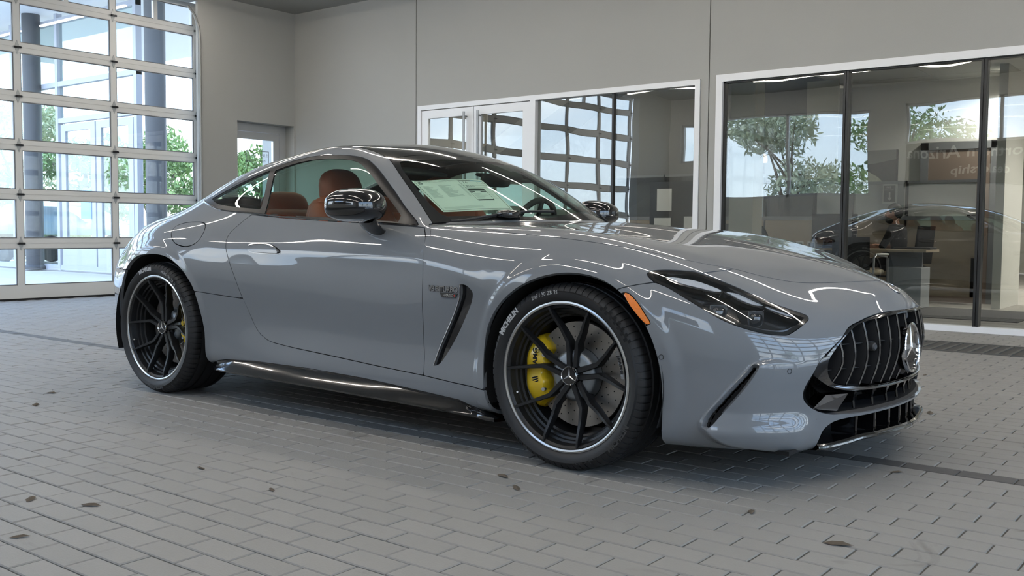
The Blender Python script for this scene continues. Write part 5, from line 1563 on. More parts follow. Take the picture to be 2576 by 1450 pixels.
b = MB(); stk_patch(b, 0, 1, 0, 1, 0.006, 14)
sheet = b.build('price_sheet', M_PAPER, ws, smooth='all', fix=False)
b = MB()
for q in ((0.025, 0.975, 0.03, 0.038), (0.025, 0.975, 0.955, 0.963), (0.025, 0.031, 0.03, 0.963), (0.969, 0.975, 0.03, 0.963), (0.625, 0.629, 0.04, 0.72), (0.63, 0.97, 0.235, 0.24), (0.63, 0.97, 0.31, 0.315), (0.63, 0.655, 0.48, 0.49), (0.86, 0.865, 0.40, 0.72)):
    stk_patch(b, *q, off=0.0055)
for q in ((0.635, 0.80, 0.055, 0.085), (0.635, 0.87, 0.345, 0.425), (0.63, 0.70, 0.44, 0.465), (0.78, 0.86, 0.44, 0.465), (0.63, 0.86, 0.69, 0.725)):
    stk_patch(b, *q, off=0.0055)
def stk_text(mb, s, u, v, size):
    vs, fs = text_mesh(s, size)
    mb.add([stk(u+p[0], v-p[1]*1.25, 0.0054) for p in vs], fs)
stk_text(b, '16', 0.662, 0.165, 0.075); stk_text(b, '$11,000', 0.862, 0.155, 0.034); stk_text(b, '$3,500', 0.66, 0.285, 0.042); stk_text(b, '9 8', 0.81, 0.41, 0.04)
b.build('sheet_ink', M_INK, sheet, fix=False)
b = MB()
stk_text(b, '2024 Mercedes-AMG GT 63 Coupe', 0.125, 0.085, 0.034)
r1 = random.Random(3)
for i in range(16):
    v = 0.19+i*0.024
    stk_patch(b, 0.075, 0.075+0.06+0.10*r1.random(), v, v+0.009, 0.0055, 2)
    stk_patch(b, 0.29, 0.29+0.07+0.16*r1.random(), v, v+0.009, 0.0055, 2)
    stk_patch(b, 0.57, 0.60, v, v+0.009, 0.0055, 2)
for i in range(9):
    v = 0.50+i*0.02; stk_patch(b, 0.65, 0.70+0.14*r1.random(), v, v+0.006, 0.0055, 2)
    v = 0.43+i*0.03; stk_patch(b, 0.88, 0.90+0.06*r1.random(), v, v+0.006, 0.0055, 2)
for i in range(3): stk_patch(b, 0.07, 0.62, 0.86+i*0.022, 0.866+i*0.022, 0.0055, 4)
b.build('sheet_small_print', M_INKL, sheet, fix=False)
b = MB(); stk_patch(b, 0.80, 0.96, 0.05, 0.085, 0.0055); b.build('sheet_blue_box', M_INKB, sheet, fix=False)
b = MB()
c_ = [(0.085+0.026*math.cos(t), 0.085+0.040*math.sin(t)) for t in np.linspace(0, 2*math.pi, 25)]
b.tube([stk(u, v, 0.0054) for u, v in c_], 0.0009, 4)
for k in range(3):
    a = -math.pi/2+2*math.pi*k/3; b.tube([stk(0.085, 0.085, 0.0054), stk(0.085+0.026*math.cos(a), 0.085+0.040*math.sin(a), 0.0054)], 0.0010, 4)
b.build('sheet_emblem', M_INK, sheet, fix=False)

# ---- cabin
def cushion(name, c, r, m, parent, e1=0.45, e2=0.45, rot=None, warp=None, n=24, mm=12):
    b = MB().sell((0, 0, 0), r, e1, e2, n, mm, warp)
    M4 = Matrix.Translation(c) @ (Euler(rot).to_matrix().to_4x4() if rot else Matrix())
    return b.xf(M4).build(name, m, parent, smooth='all')
MB().box(-3.0, -0.9, -0.80, 0.80, 0.30, 0.34).box(-2.75, -2.7, -0.75, 0.75, 0.34, 0.92).build('cabin_floor', M_CABIN, inner)
for s in (-1, 1):
    P = []
    for x in np.linspace(-2.3, -0.85, 14):
        P.append([(x, s*0.775, 0.34), (x, s*0.775, 0.70), (x, s*0.77, 0.86), (x, s*0.785, 0.925)])
    MB().grid(P).build('door_lining', mat('red_lining', lin(120, 48, 32), 0.6), doors[0 if s < 0 else 1])
P = []
for y in np.linspace(-0.74, 0.74, 17):
    c = 1-(y/0.74)**2
    P.append([(-0.70-0.02+0.10*c, y, 0.88), (-0.80+0.12*c, y, 0.925), (-0.98+0.08*c, y, 0.935), (-1.10+0.05*c, y, 0.915), (-1.14, y, 0.80), (-1.05, y, 0.45)])
dash = MB().grid(P).build('dashboard', M_CABIN, inner, smooth=True)
MB().cbox(-1.02, -0.98, 0.22, 0.55, 0.90, 0.99, 0.01).build('instrument_screen', M_GLOSS, dash)
MB().cbox(-2.2, -1.15, -0.12, 0.12, 0.34, 0.62, 0.03).build('centre_console', M_CABIN, inner)
def seat(x, y, name):
    st = cushion(name, (x+0.05, y, 0.50), (0.30, 0.26, 0.10), M_LEATHER, inner)
    cushion('backrest', (x-0.27, y, 0.76), (0.085, 0.255, 0.33), M_LEATHER, st, rot=(0, math.radians(-17), 0))
    cushion('headrest', (x-0.375, y, 1.085), (0.065, 0.135, 0.135), M_LEATHER, st, 0.7, 0.75, rot=(0, math.radians(-12), 0))
    for d in (-1, 1):
        cushion('bolster', (x-0.235, y+d*0.215, 0.78), (0.075, 0.07, 0.27), M_LEATHER, st, 0.7, 0.7, rot=(0, math.radians(-17), 0))
    return st
seat(-1.45, -0.40, 'front_seat'); seat(-1.45, 0.40, 'front_seat')
for y in (-0.36, 0.36):
    rs = cushion('rear_seat', (-2.22, y, 0.74), (0.09, 0.27, 0.28), M_LEATHER, inner, rot=(0, math.radians(-22), 0))
    cushion('headrest', (-2.33, y, 1.01), (0.06, 0.15, 0.10), M_LEATHER, rs, 0.6, 0.6, rot=(0, math.radians(-22), 0))
b = MB(); pts = [(-1.98, 0.0+0.03*math.sin(t)*1.0, 0.98+0.085*math.cos(t)) for t in np.linspace(math.pi*0.9, -math.pi*0.9, 22)]
b.tube([(-1.93, -0.18+0.035*math.sin(t), 1.015+0.055*math.cos(t)) for t in np.linspace(math.pi, -math.pi, 22)]+[(-1.95, -0.20, 0.88)], 0.008, 6).build('belt_loop', M_CABIN, inner, smooth=True)
# steering wheel (left-hand drive)
b = MB()
Mx = Matrix.Translation((-1.16, 0.40, 0.90)) @ Matrix.Rotation(math.radians(-68), 4, 'Y')
b.tube([(0.185*math.cos(t), 0.185*math.sin(t), 0) for t in np.linspace(0, 2*math.pi, 41)], 0.017, 10)
b.sell((0, 0, -0.015), (0.065, 0.075, 0.025), 0.7, 0.7, 16, 8)
for a in (0, math.pi, math.pi*1.5): b.tube([(0.04*math.cos(a+1.57), 0.04*math.sin(a+1.57), -0.01), (0.18*math.cos(a+1.57), 0.18*math.sin(a+1.57), 0)], 0.013, 8)
b.xf(Mx).build('steering_wheel', M_CABIN, inner, smooth='all')
# inside mirror and sensor pod
cushion('inside_mirror', (-1.10, 0.0, 1.16), (0.018, 0.115, 0.034), M_CABIN, inner, 0.5, 0.5, rot=(0, 0.2, 0))
cushion('sensor_pod', (-1.06, 0.0, 1.205), (0.10, 0.10, 0.020), M_CABIN, inner, 0.5, 0.6, rot=(0, math.radians(26), 0))
for y in (-0.36, 0.36):
    cushion('sun_visor', (-1.33, y, 1.195), (0.09, 0.18, 0.010), M_CABIN, inner, 0.4, 0.4, rot=(0, math.radians(12), 0))

# ================================================================== OFFICE BEHIND THE GLASS
Y0 = Y_R+0.2
OC = 2.95
M_OCEIL = mat('office_ceiling_tile', lin(205, 205, 200), 0.9)
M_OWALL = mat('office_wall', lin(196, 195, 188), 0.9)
M_OFLOOR = mat('office_floor', lin(150, 146, 140), 0.55, vary=(2, 0.06))
M_TEAK = M_WOOD
M_FROST = mat('frosted_panel', lin(168, 172, 170), 0.6)
M_GREYP = mat('grey_cubicle_trim', lin(128, 130, 132), 0.5, 0.3)
M_BLK = mat('office_black', lin(26, 26, 27), 0.6)
M_PAPERW = mat('paper_white', lin(205, 205, 200), 0.8)
BX0, BX1, BY = -13.0, 6.6, 21.0
BXN, BYN = -9.6, 9.9
tag(MB().box(BXN-0.1, BX1, Y_R+0.05, BYN, -0.2, -0.002).box(BX0, BX1, BYN, BY, -0.2, -0.002).build('floor_office', M_OFLOOR), kind='structure')
of = bpy.data.objects['floor_office']
for i in range(11):
    MB().box(-2.6+i*0.8, -2.6+i*0.8+0.79, Y_R+0.14, 8.35, -0.004, 0.0).build('floor_tile', mat('office_tile', lin(128, 125, 120), 0.5, vary=(3, 0.05)), of)
MB().box(-2.3, 0.05, 7.1, 8.7, 0.0, 0.008).build('floor_mat', mat('charcoal_carpet', lin(62, 62, 63), 0.95), of)
tag(of.children[-1], 'dark charcoal carpet mat on the office floor under the desk', 'mat')
_m = of.children[-1]; _m.parent = None
oc = tag(MB().box(-2.75, BX1, Y0, BY, OC+0.02, OC+0.1).box(BXN-0.1, -2.75, Y0, BYN, 4.3, 4.4).box(BX0, -2.75, BYN, BY, 4.3, 4.4).build('ceiling_office', M_OCEIL), kind='structure')
tl = None
for i in range(8):
    for j in range(9):
        x, y = -2.7+i*1.2, Y0+0.02+j*0.62*1.9
        if tl is None:
            o = MB().box(0.006, 1.19, 0.006, 1.17, -0.006, 0.018).build('ceiling_tile', M_OCEIL, oc); tl = o.data
        else:
            o = bpy.data.objects.new('ceiling_tile', tl); COL.objects.link(o); o.parent = oc
        o.location = (x, y, OC)
tag(MB().box(BX0, BX1, BY, BY+0.15, 0, 4.4).build('wall_office_back', M_OWALL), kind='structure')
tag(MB().box(BX1, BX1+0.15, Y0, BY, 0, 4.4).build('wall_office_side', M_OWALL), kind='structure')
tag(MB().box(BX0-0.15, BX0, BYN, BY, 0, 4.4).box(BX0, BXN, BYN-0.15, BYN, 0, 4.4).box(BXN-0.15, BXN, Y0, BYN-0.15, 0, 4.4).build('wall_office_end', M_OWALL), kind='structure')
tag(MB().box(-2.80, -2.70, Y0, 6.0, 0, 2.97).build('wall_partition', M_OWALL), kind='structure')
tag(MB().box(-2.80, -2.70, Y0, BY, 2.97, 4.3).build('trim_3', M_OWALL), kind='structure')
# stair behind the first glazing
stc = empty('staircase', (0, 0, 0), label='steel staircase rising behind the glazing beside the double doors', cat='staircase')
MB().add([(-9.5, 6.8, 0.6), (-3.7, 6.8, 3.75), (-3.7, 7.7, 3.75), (-9.5, 7.7, 0.6), (-9.5, 6.8, 0.35), (-3.7, 6.8, 3.5), (-3.7, 7.7, 3.5), (-9.5, 7.7, 0.35)], [(0, 1, 2, 3), (7, 6, 5, 4), (0, 4, 5, 1), (3, 2, 6, 7), (1, 5, 6, 2), (0, 3, 7, 4)]).build('stringer', mat('stair_soffit', lin(150, 150, 146), 0.8), stc)
for i in range(12):
    MB().box(-8.9+i*0.40, -8.9+i*0.40+0.30, 6.82, 7.68, 0.95+i*0.216, 0.99+i*0.216).build('tread', M_DARK, stc)
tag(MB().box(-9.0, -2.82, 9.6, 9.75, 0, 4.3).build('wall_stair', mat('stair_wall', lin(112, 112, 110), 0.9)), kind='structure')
tag(MB().box(-3.55, -3.22, 7.9, 8.2, 0, 4.3).build('wall_pier', mat('pier_cream', lin(176, 174, 162), 0.9)), kind='structure')
nbd = empty('notice_board', (-4.65, 8.6, 0), label='dark notice board with white sheets behind the first glazing', cat='board')
MB().box(-0.48, 0.40, 0, 0.03, 0.55, 1.62).build('panel', M_DARK, nbd)
for a, z, w in ((-0.36, 1.20, 0.24), (-0.40, 0.78, 0.27), (0.08, 0.80, 0.2)):
    MB().box(a, a+w, -0.006, 0, z, z+0.32).build('sheet', M_PAPERW, nbd)
MB().box(0.38, 0.41, -0.02, 0.03, 0.0, 1.66).build('post', M_GREYP, nbd)

# cubicle wall: wooden panels below, frosted glass above
cub = empty('cubicle_partition', (0, 9.5, 0), label='long cubicle partition with wooden lower panels and frosted glass above', cat='partition')
def cub_panel(x0, x1, top, wood=1.10, mt=None):
    MB().cbox(x0+0.012, x1-0.012, 0, 0.05, 0.10, wood-0.02, 0.004).build('wood_panel', M_TEAK, cub)
    MB().box(x0, x1, -0.005, 0.06, wood-0.02, wood+0.035).build('rail', M_GREYP, cub)
    MB().box(x0+0.03, x1-0.03, 0.02, 0.035, wood+0.035, top-0.03).build('glass_panel', mt or M_FROST, cub)
    MB().box(x0, x1, 0, 0.055, top-0.035, top).build('rail', M_GREYP, cub)
    for x in (x0, x1): MB().box(x-0.012, x+0.012, -0.004, 0.058, 0, top).build('post', M_GREYP, cub)
M_CLEARG = glass('cubicle_glass', (0.72, 0.75, 0.74), 0.08)
for a, b_, t, g in ((-1.78, -0.90, 1.60, M_OWALL), (-2.50, -1.78, 1.60, M_FROST), (-3.02, -2.52, 1.62, M_FROST), (-3.75, -3.02, 1.68, M_CLEARG), (-4.5, -3.75, 1.74, M_CLEARG), (-5.4, -4.5, 1.78, M_CLEARG), (-6.4, -5.4, 1.78, M_CLEARG)):
    cub_panel(a, b_, t, 1.10, g)
MB().box(-0.96, -0.90, 0, 0.05, 0.1, 0.6).build('wood_panel', M_TEAK, cub)
MB().box(-1.02, -0.88, -0.02, -0.005, 1.135, 1.155).build('handle', M_BLK, cub)
# tall grey post, hanging panel, far lit windows
tag(MB().box(-3.70, -3.60, 8.9, 9.0, 0, 1.76).build('partition_post', M_FROST), 'pale grey upright partition post rising left of the wooden cubicle panels', 'post')
tag(MB().box(-2.97, -2.54, 9.0, 9.04, 1.63, 2.93).build('hanging_panel', mat('cream_panel', lin(176, 174, 162), 0.8)), 'cream panel hanging from the ceiling above the cubicle glass', 'panel')
M_GLOW = mat('far_window_daylight', (0.8, 0.85, 0.9), 0.8, emit=(0.85, 0.9, 1.0), estr=0.75)
fw = empty('far_window', (0, BY-0.02, 0), kind='structure'); fw.name = 'window_9'
for x0, x1, z0, z1 in ((-10.2, -9.6, 1.0, 1.9), (-9.2, -8.7, 1.0, 1.85), (-8.2, -7.7, 1.0, 1.85)):
    MB().box(x0, x1, -0.02, 0, z0, z1).build('pane', M_GLOW, fw)
    MB().box(x0-0.04, x1+0.04, -0.03, -0.021, z0-0.05, z0).box(x0-0.04, x1+0.04, -0.03, -0.021, z1, z1+0.05).build('window_frame', M_GREYP, fw)
MB().box(-14, -9.2, 0, 0.0, 0, 0) if False else None
blind = tag(MB().box(-12.6, -10.6, BY-0.04, BY, 1.05, 2.0).build('roller_blind', mat('blind_fabric', lin(205, 205, 200), 0.9)), 'pale roller blind drawn over the far office window', 'blind')
# brown door behind the desk
d5 = empty('door_5', (0, 9.9, 0), kind='structure')
MB().box(-1.62, -0.85, 0, 0.05, 0, 2.02).build('door_leaf', mat('brown_door', lin(128, 112, 100), 0.6), d5)
MB().box(-1.72, -1.62, -0.02, 0.06, 0, 2.12).box(-0.85, -0.75, -0.02, 0.06, 0, 2.12).box(-1.72, -0.75, -0.02, 0.06, 2.02, 2.12).build('door_frame', M_GREYP, d5)
tag(MB().box(-4.0, -0.55, 9.96, 10.06, 0, OC).build('wall_office_mid', M_OWALL), kind='structure')
tag(MB().box(-0.60, -0.50, 9.0, 10.06, 0, OC).build('wall_office_return', M_OWALL), kind='structure')
# landscape print: hills and a pale grassy slope
pic = empty('landscape_print', (-2.40, 9.90, 1.62), label='large monochrome print of a grassy hillside hung on the office wall', cat='picture')
MB().box(-0.36, 0.36, 0, 0.04, -0.02, 0.43).build('canvas', mat('print_grey', lin(122, 123, 120), 0.7), pic)
MB().add([(-0.36, -0.002, 0.20), (-0.2, -0.002, 0.235), (0.05, -0.002, 0.245), (0.36, -0.002, 0.30), (0.36, -0.002, -0.02), (-0.36, -0.002, -0.02)], [(0, 5, 4, 3, 2, 1)]).build('print_hills', mat('print_dark', lin(58, 59, 57), 0.7, vary=(9, 0.3)), pic)
MB().add([(-0.28, -0.004, 0.24), (-0.05, -0.004, 0.16), (0.12, -0.004, 0.06), (0.2, -0.004, -0.02), (-0.2, -0.004, -0.02), (-0.26, -0.004, 0.08)], [(0, 5, 4, 3, 2, 1)]).build('print_grass', mat('print_pale', lin(168, 172, 150), 0.7, vary=(30, 0.35)), pic)
MB().box(0.36, 0.375, -0.01, 0.04, -0.02, 0.43).build('canvas_edge', M_BLK, pic)
# fire notice
fn = empty('fire_notice', (-1.98, 9.46, 1.30), label='grey fire notice sheet with a white down arrow on the frosted panel', cat='notice')
MB().box(-0.095, 0.095, 0, 0.004, 0, 0.26).build('sheet', M_PAPERW, fn)
MB().box(-0.08, 0.07, -0.003, 0, 0.02, 0.24).build('panel', mat('notice_grey', lin(78, 79, 78), 0.8), fn)
b = MB(); b.add([(-0.012, -0.005, 0.15), (0.008, -0.005, 0.15), (0.008, -0.005, 0.08), (0.028, -0.005, 0.08), (-0.002, -0.005, 0.035), (-0.032, -0.005, 0.08), (-0.012, -0.005, 0.08)], [(6, 5, 4, 3, 2, 1, 0)])
text_on(b, 'FIRE', (-0.045, -0.005, 0.205), (1, 0, 0), (0, 0, 1), 0.034); text_on(b, 'EXTINGUISHER', (-0.072, -0.005, 0.175), (1, 0, 0), (0, 0, 1), 0.018)
b.build('lettering', M_PAPERW, fn, fix=False)
MB().box(-0.02, 0.12, 0.0, 0.03, -0.16, -0.03).box(0.0, 0.1, -0.004, 0.0, -0.15, -0.05).build('frame', M_GREYP, fn)

# desk, drawers, monitors, phone
desk = empty('desk', (0, 0, 0), label='pale wooden office desk by the glass with a grey drawer unit', cat='desk')
MB().cbox(-2.55, -1.12, 8.05, 8.62, 0.685, 0.715, 0.004).build('desktop', M_TEAK, desk)
MB().box(-2.5, -2.46, 8.1, 8.58, 0, 0.685).box(-1.7, -1.3, 8.57, 8.60, 0.25, 0.685).build('leg_panel', M_GREYP, desk)
MB().cbox(-1.60, -1.20, 8.18, 8.55, 0.02, 0.50, 0.006).build('drawer_unit', mat('drawer_grey', lin(150, 153, 155), 0.5), desk)
tag(MB().cbox(-1.55, -1.13, 8.25, 8.55, 0.716, 0.74, 0.006).build('desk_folder', M_BLK), 'flat black folder lying along the desk edge', 'folder')
for i, (x, w, lab) in enumerate(((-2.42, 0.36, 'black computer monitor seen from behind at the end of the desk'), (-2.06, 0.06, 'slim black monitor seen edge on before the seated man'))):
    mo = empty('monitor', (x, 8.35, 0.715), label=lab, cat='monitor', group='desk monitors')
    MB().cbox(-w/2, w/2, -0.02, 0.02, 0.10, 0.43, 0.006).build('screen', M_BLK, mo)
    MB().cbox(-0.03, 0.03, -0.02, 0.03, 0.0, 0.14, 0.004).cbox(-0.1, 0.1, -0.07, 0.09, 0.0, 0.012, 0.003).build('stand', M_GREYP, mo)
ph = empty('desk_phone', (-2.28, 8.2, 0.716), label='black desk telephone with a handset beside the monitors', cat='telephone')
MB().add([(-0.1, -0.08, 0), (0.1, -0.08, 0), (0.1, 0.08, 0), (-0.1, 0.08, 0), (-0.1, -0.08, 0.03), (0.1, -0.08, 0.03), (0.1, 0.08, 0.09), (-0.1, 0.08, 0.09)], [(3, 2, 1, 0), (4, 5, 6, 7), (0, 1, 5, 4), (1, 2, 6, 5), (2, 3, 7, 6), (3, 0, 4, 7)]).build('body', M_BLK, ph)
MB().tube([(-0.07, -0.06, 0.06), (-0.075, 0.0, 0.085), (-0.07, 0.06, 0.1)], 0.02, 8).build('handset', M_BLK, ph, smooth=True)
for i, x in enumerate((-2.60, -2.50)):
    MB()
# black screen with the back of a head further off
scn = tag(MB().cbox(-3.92, -3.58, 8.60, 8.64, 0.0, 1.02, 0.004).build('desk_screen', M_BLK), 'black desk divider hiding all but the hair of a far colleague', 'divider')
pf = empty('photo_frames', (-3.05, 8.95, 0.70), label='pair of small white picture frames on the low shelf by the hood', cat='frame')
for x in (0, 0.16):
    MB().box(x, x+0.10, 0, 0.012, 0.0, 0.085).build('frame', M_PAPERW, pf)
    MB().box(x+0.012, x+0.088, -0.003, 0, 0.012, 0.072).build('photo', M_GREYP, pf)
tag(MB().cbox(-3.3, -2.58, 8.8, 9.2, 0.0, 0.69, 0.004).build('low_shelf', M_BLK), 'low black shelf against the wooden cubicle panels', 'shelf')

# chairs
def office_chair(x, y, rz, label):
    c = empty('office_chair', (x, y, 0), rz, label=label, cat='chair')
    cush = MB().sell((0, 0, 0.45), (0.24, 0.23, 0.04), 0.5, 0.4, 20, 8).build('seat', mat('seat_beige', lin(150, 140, 120), 0.8), c, smooth='all')
    P = []
    for z in np.linspace(0.48, 0.86, 8):
        P.append([(u, 0.20+0.05*(z-0.48)-0.10*(u/0.24)**2*0.4, z) for u in np.linspace(-0.235, 0.235, 9)])
    Q = [[(a, b_+0.025, c_) for a, b_, c_ in r] for r in P]
    MB().grid(P).grid(Q).build('backrest', M_BLK, c, smooth=True)
    for s in (-1, 1):
        b = MB()
        b.tube([(s*0.27, 0.16, 0.0), (s*0.27, 0.14, 0.62), (s*0.265, 0.08, 0.655), (s*0.262, -0.16, 0.63)], 0.014, 8)
        b.tube([(s*0.27, -0.20, 0.0), (s*0.27, -0.16, 0.62)], 0.014, 8)
        b.tube([(s*0.27, -0.18, 0.22), (s*0.27, 0.15, 0.22)], 0.010, 8)
        b.build('leg_frame', M_STEEL, c, smooth=True)
        MB().sell((s*0.263, -0.05, 0.66), (0.03, 0.14, 0.014), 0.6, 0.6, 14, 6).build('armrest', M_PAPERW, c, smooth='all')
    MB().tube([(-0.27, -0.18, 0.40), (0.27, -0.18, 0.40)], 0.012, 8).tube([(-0.27, 0.15, 0.40), (0.27, 0.15, 0.40)], 0.012, 8).build('cross_bar', M_BLK, c, smooth=True)
    return c
office_chair(-1.78, 7.70, math.radians(168), 'black-backed visitor chair with steel arms between the glass and the desk')
def swivel(x, y, rz, label):
    c = empty('swivel_chair', (x, y, 0), rz, label=label, cat='chair')
    MB().sell((0, 0, 0.46), (0.25, 0.25, 0.045), 0.5, 0.5, 20, 8).build('seat', M_BLK, c, smooth='all')
    P = []
    for z in np.linspace(0.52, 1.0, 8):
        P.append([(u*(1-0.12*(z-0.5)), 0.24+0.10*(z-0.52)-0.25*u*u, z) for u in np.linspace(-0.23, 0.23, 9)])
    MB().grid(P).grid([[(a, b_+0.03, c_) for a, b_, c_ in r] for r in P]).build('backrest', M_BLK, c, smooth=True)
    b = MB().tube([(0, 0, 0.08), (0, 0, 0.44)], 0.03, 10)
    for k in range(5): b.tube([(0, 0, 0.1), (0.28*math.cos(k*1.2566), 0.28*math.sin(k*1.2566), 0.06)], 0.018, 6)
    b.build('star_base', M_DARK, c, smooth=True)
    for k in range(5): MB().sell((0.28*math.cos(k*1.2566), 0.28*math.sin(k*1.2566), 0.03), (0.03, 0.03, 0.03), 1, 1, 10, 6).build('caster', M_BLK, c, smooth='all')
    for s in (-1, 1): MB().tube([(s*0.26, 0.1, 0.46), (s*0.28, 0.08, 0.66), (s*0.28, -0.14, 0.67)], 0.016, 8).build('armrest', M_BLK, c, smooth=True)
    return c
swivel(-1.66, 9.05, math.radians(-100), 'black swivel chair carrying the seated bearded man')

# seated man: one skinned body, turned to the monitors (-x)
def skin_body(name, nodes, edges, m, parent, levels=2):
    me = bpy.data.meshes.new(name)
    me.from_pydata([n[0] for n in nodes], edges, [])
    o = bpy.data.objects.new(name, me); COL.objects.link(o)
    o.parent = parent
    sk = o.modifiers.new('skin', 'SKIN')
    for i, n in enumerate(nodes):
        v = me.skin_vertices[0].data[i]; r = n[1]
        v.radius = r if isinstance(r, tuple) else (r, r); v.use_root = (i == 0)
    ss = o.modifiers.new('subsurf', 'SUBSURF'); ss.levels = levels; ss.render_levels = levels
    me.materials.append(m); me.shade_smooth()
    return o
M_SKIN = mat('skin', lin(164, 122, 102), 0.55)
M_SHIRT = mat('black_shirt', lin(20, 20, 21), 0.85)
M_HAIR = mat('dark_hair', lin(22, 19, 18), 0.6)
man = empty('person', (-1.74, 9.05, 0), math.radians(-90), label='bearded man in a black polo shirt seated at the office desk facing the monitors', cat='person')
# local frame: faces -y, x to his left
b_nodes = [((0, 0.02, 0.54), (0.15, 0.11)), ((0, 0.03, 0.70), (0.15, 0.10)), ((0, 0.01, 0.86), (0.17, 0.11)), ((0, -0.02, 0.96), (0.13, 0.09)), ((0, -0.03, 1.02), (0.055, 0.055)),
           ((0.18, -0.02, 0.95), (0.065, 0.06)), ((0.23, -0.08, 0.80), (0.052, 0.052)), ((0.24, -0.14, 0.70), (0.045, 0.045)),
           ((-0.18, -0.02, 0.95), (0.065, 0.06)), ((-0.23, -0.06, 0.80), (0.052, 0.052)), ((-0.24, -0.10, 0.70), (0.045, 0.045)),
           ((0.10, -0.06, 0.53), (0.085, 0.08)), ((0.12, -0.42, 0.52), (0.065, 0.06)), ((0.12, -0.45, 0.28), (0.052, 0.05)), ((0.12, -0.42, 0.08), (0.04, 0.04)), ((0.12, -0.52, 0.045), (0.042, 0.035)),
           ((-0.10, -0.06, 0.53), (0.085, 0.08)), ((-0.12, -0.42, 0.52), (0.065, 0.06)), ((-0.12, -0.45, 0.28), (0.052, 0.05)), ((-0.12, -0.42, 0.08), (0.04, 0.04)), ((-0.12, -0.52, 0.045), (0.042, 0.035))]
b_edges = [(0, 1), (1, 2), (2, 3), (3, 4), (3, 5), (5, 6), (6, 7), (3, 8), (8, 9), (9, 10), (0, 11), (11, 12), (12, 13), (13, 14), (14, 15), (0, 16), (16, 17), (17, 18), (18, 19), (19, 20)]
skin_body('body', b_nodes, b_edges, M_SHIRT, man)
for s, el, wr_ in ((1, (0.24, -0.13, 0.70), (0.13, -0.36, 0.745)), (-1, (-0.24, -0.09, 0.70), (-0.15, -0.33, 0.745))):
    arm = skin_body('forearm', [(el, 0.040), ((el[0]*0.6+wr_[0]*0.4, el[1]*0.6+wr_[1]*0.4, 0.725), 0.038), (wr_, 0.026), ((wr_[0], wr_[1]-0.055, wr_[2]-0.002), (0.036, 0.016)), ((wr_[0], wr_[1]-0.10, wr_[2]-0.004), (0.036, 0.013))], [(0, 1), (1, 2), (2, 3), (3, 4)], M_SKIN, man)
    for k, (dx, ln_) in enumerate(((-0.027, 0.062), (-0.009, 0.074), (0.009, 0.070), (0.027, 0.055))):
        bx, by, bz = wr_[0]+dx, wr_[1]-0.095, wr_[2]-0.003
        skin_body('finger', [((bx, by, bz), 0.0085), ((bx+dx*0.15, by-ln_*0.5, bz+0.004), 0.008), ((bx+dx*0.2, by-ln_, bz-0.012), 0.007)], [(0, 1), (1, 2)], M_SKIN, arm, 1)
    skin_body('thumb', [((wr_[0]-s*0.02, wr_[1]-0.03, wr_[2]-0.004), 0.011), ((wr_[0]-s*0.048, wr_[1]-0.065, wr_[2]-0.01), 0.0095), ((wr_[0]-s*0.050, wr_[1]-0.10, wr_[2]-0.014), 0.008)], [(0, 1), (1, 2)], M_SKIN, arm, 1)
def head_warp(p):
    x, y, z = p
    f = 1.0
    if z < 0: x *= 1+0.28*z/0.12*0.9; y = y*(1+0.05*z/0.12)-0.012*(z/0.12)*(1 if y < 0 else 0.2)
    if y < -0.07 and -0.045 < z < 0.03: y -= 0.0
    return [x, y, z]
hd = MB().sell((0, -0.055, 1.16), (0.075, 0.098, 0.122), 1, 1, 28, 18, head_warp).build('head', M_SKIN, man, smooth='all')
skin_body('neck', [((0, -0.02, 0.98), 0.055), ((0, -0.045, 1.10), 0.052)], [(0, 1)], M_SKIN, man, 1)
MB().sell((0, -0.158, 1.145), (0.014, 0.020, 0.022), 1, 1, 12, 8).sell((0, -0.153, 1.165), (0.009, 0.012, 0.03), 1, 1, 10, 8).build('nose', M_SKIN, hd, smooth='all')
for s in (-1, 1):
    MB().sell((s*0.030, -0.140, 1.180), (0.012, 0.009, 0.008), 1, 1, 12, 8).build('eye', M_PAPERW, hd, smooth='all')
    MB().sell((s*0.030, -0.1475, 1.180), (0.005, 0.004, 0.005), 1, 1, 10, 6).build('pupil', M_HAIR, hd, smooth='all')
    MB().sell((s*0.031, -0.146, 1.199), (0.018, 0.007, 0.005), 1, 1, 12, 6).build('eyebrow', M_HAIR, hd, smooth='all')
    MB().sell((s*0.075, -0.045, 1.16), (0.012, 0.022, 0.034), 1, 1, 12, 8).build('ear', M_SKIN, hd, smooth='all')
MB().sell((0, -0.142, 1.112), (0.024, 0.010, 0.007), 1, 1, 14, 6).build('mouth', mat('lips', lin(120, 74, 66), 0.5), hd, smooth='all')
def hair_w(p):
    x, y, z = p
    if z < 0.0: z = max(z, -0.02-(0.07 if y > 0.01 else 0.0)*min(1, (y+0.0)/0.06)) if y > -0.03 else max(z, 0.035)
    if y < -0.05: z = max(z, 0.05)
    return [x, y, z]
MB().sell((0, -0.047, 1.178), (0.083, 0.102, 0.118), 1, 1, 28, 18, hair_w).build('hair', M_HAIR, hd, smooth='all')
MB().sell((0, -0.095, 1.075), (0.062, 0.066, 0.048), 0.9, 1, 22, 12).build('beard', M_HAIR, hd, smooth='all')
# colleague: only the crown of the hair shows
p2 = empty('person', (-3.78, 9.05, 0), math.radians(180), label='colleague behind the black desk divider, only dark hair visible', cat='person')
skin_body('body', [(n[0], n[1]) for n in b_nodes[:11]], b_edges[:10], M_SHIRT, p2, 1)
h2 = MB().sell((0, -0.03, 0.97), (0.075, 0.098, 0.122), 1, 1, 20, 12, head_warp).build('head', M_SKIN, p2, smooth='all')
MB().sell((0, -0.022, 0.995), (0.085, 0.103, 0.112), 1, 1, 20, 12, hair_w).build('hair', M_HAIR, h2, smooth='all')

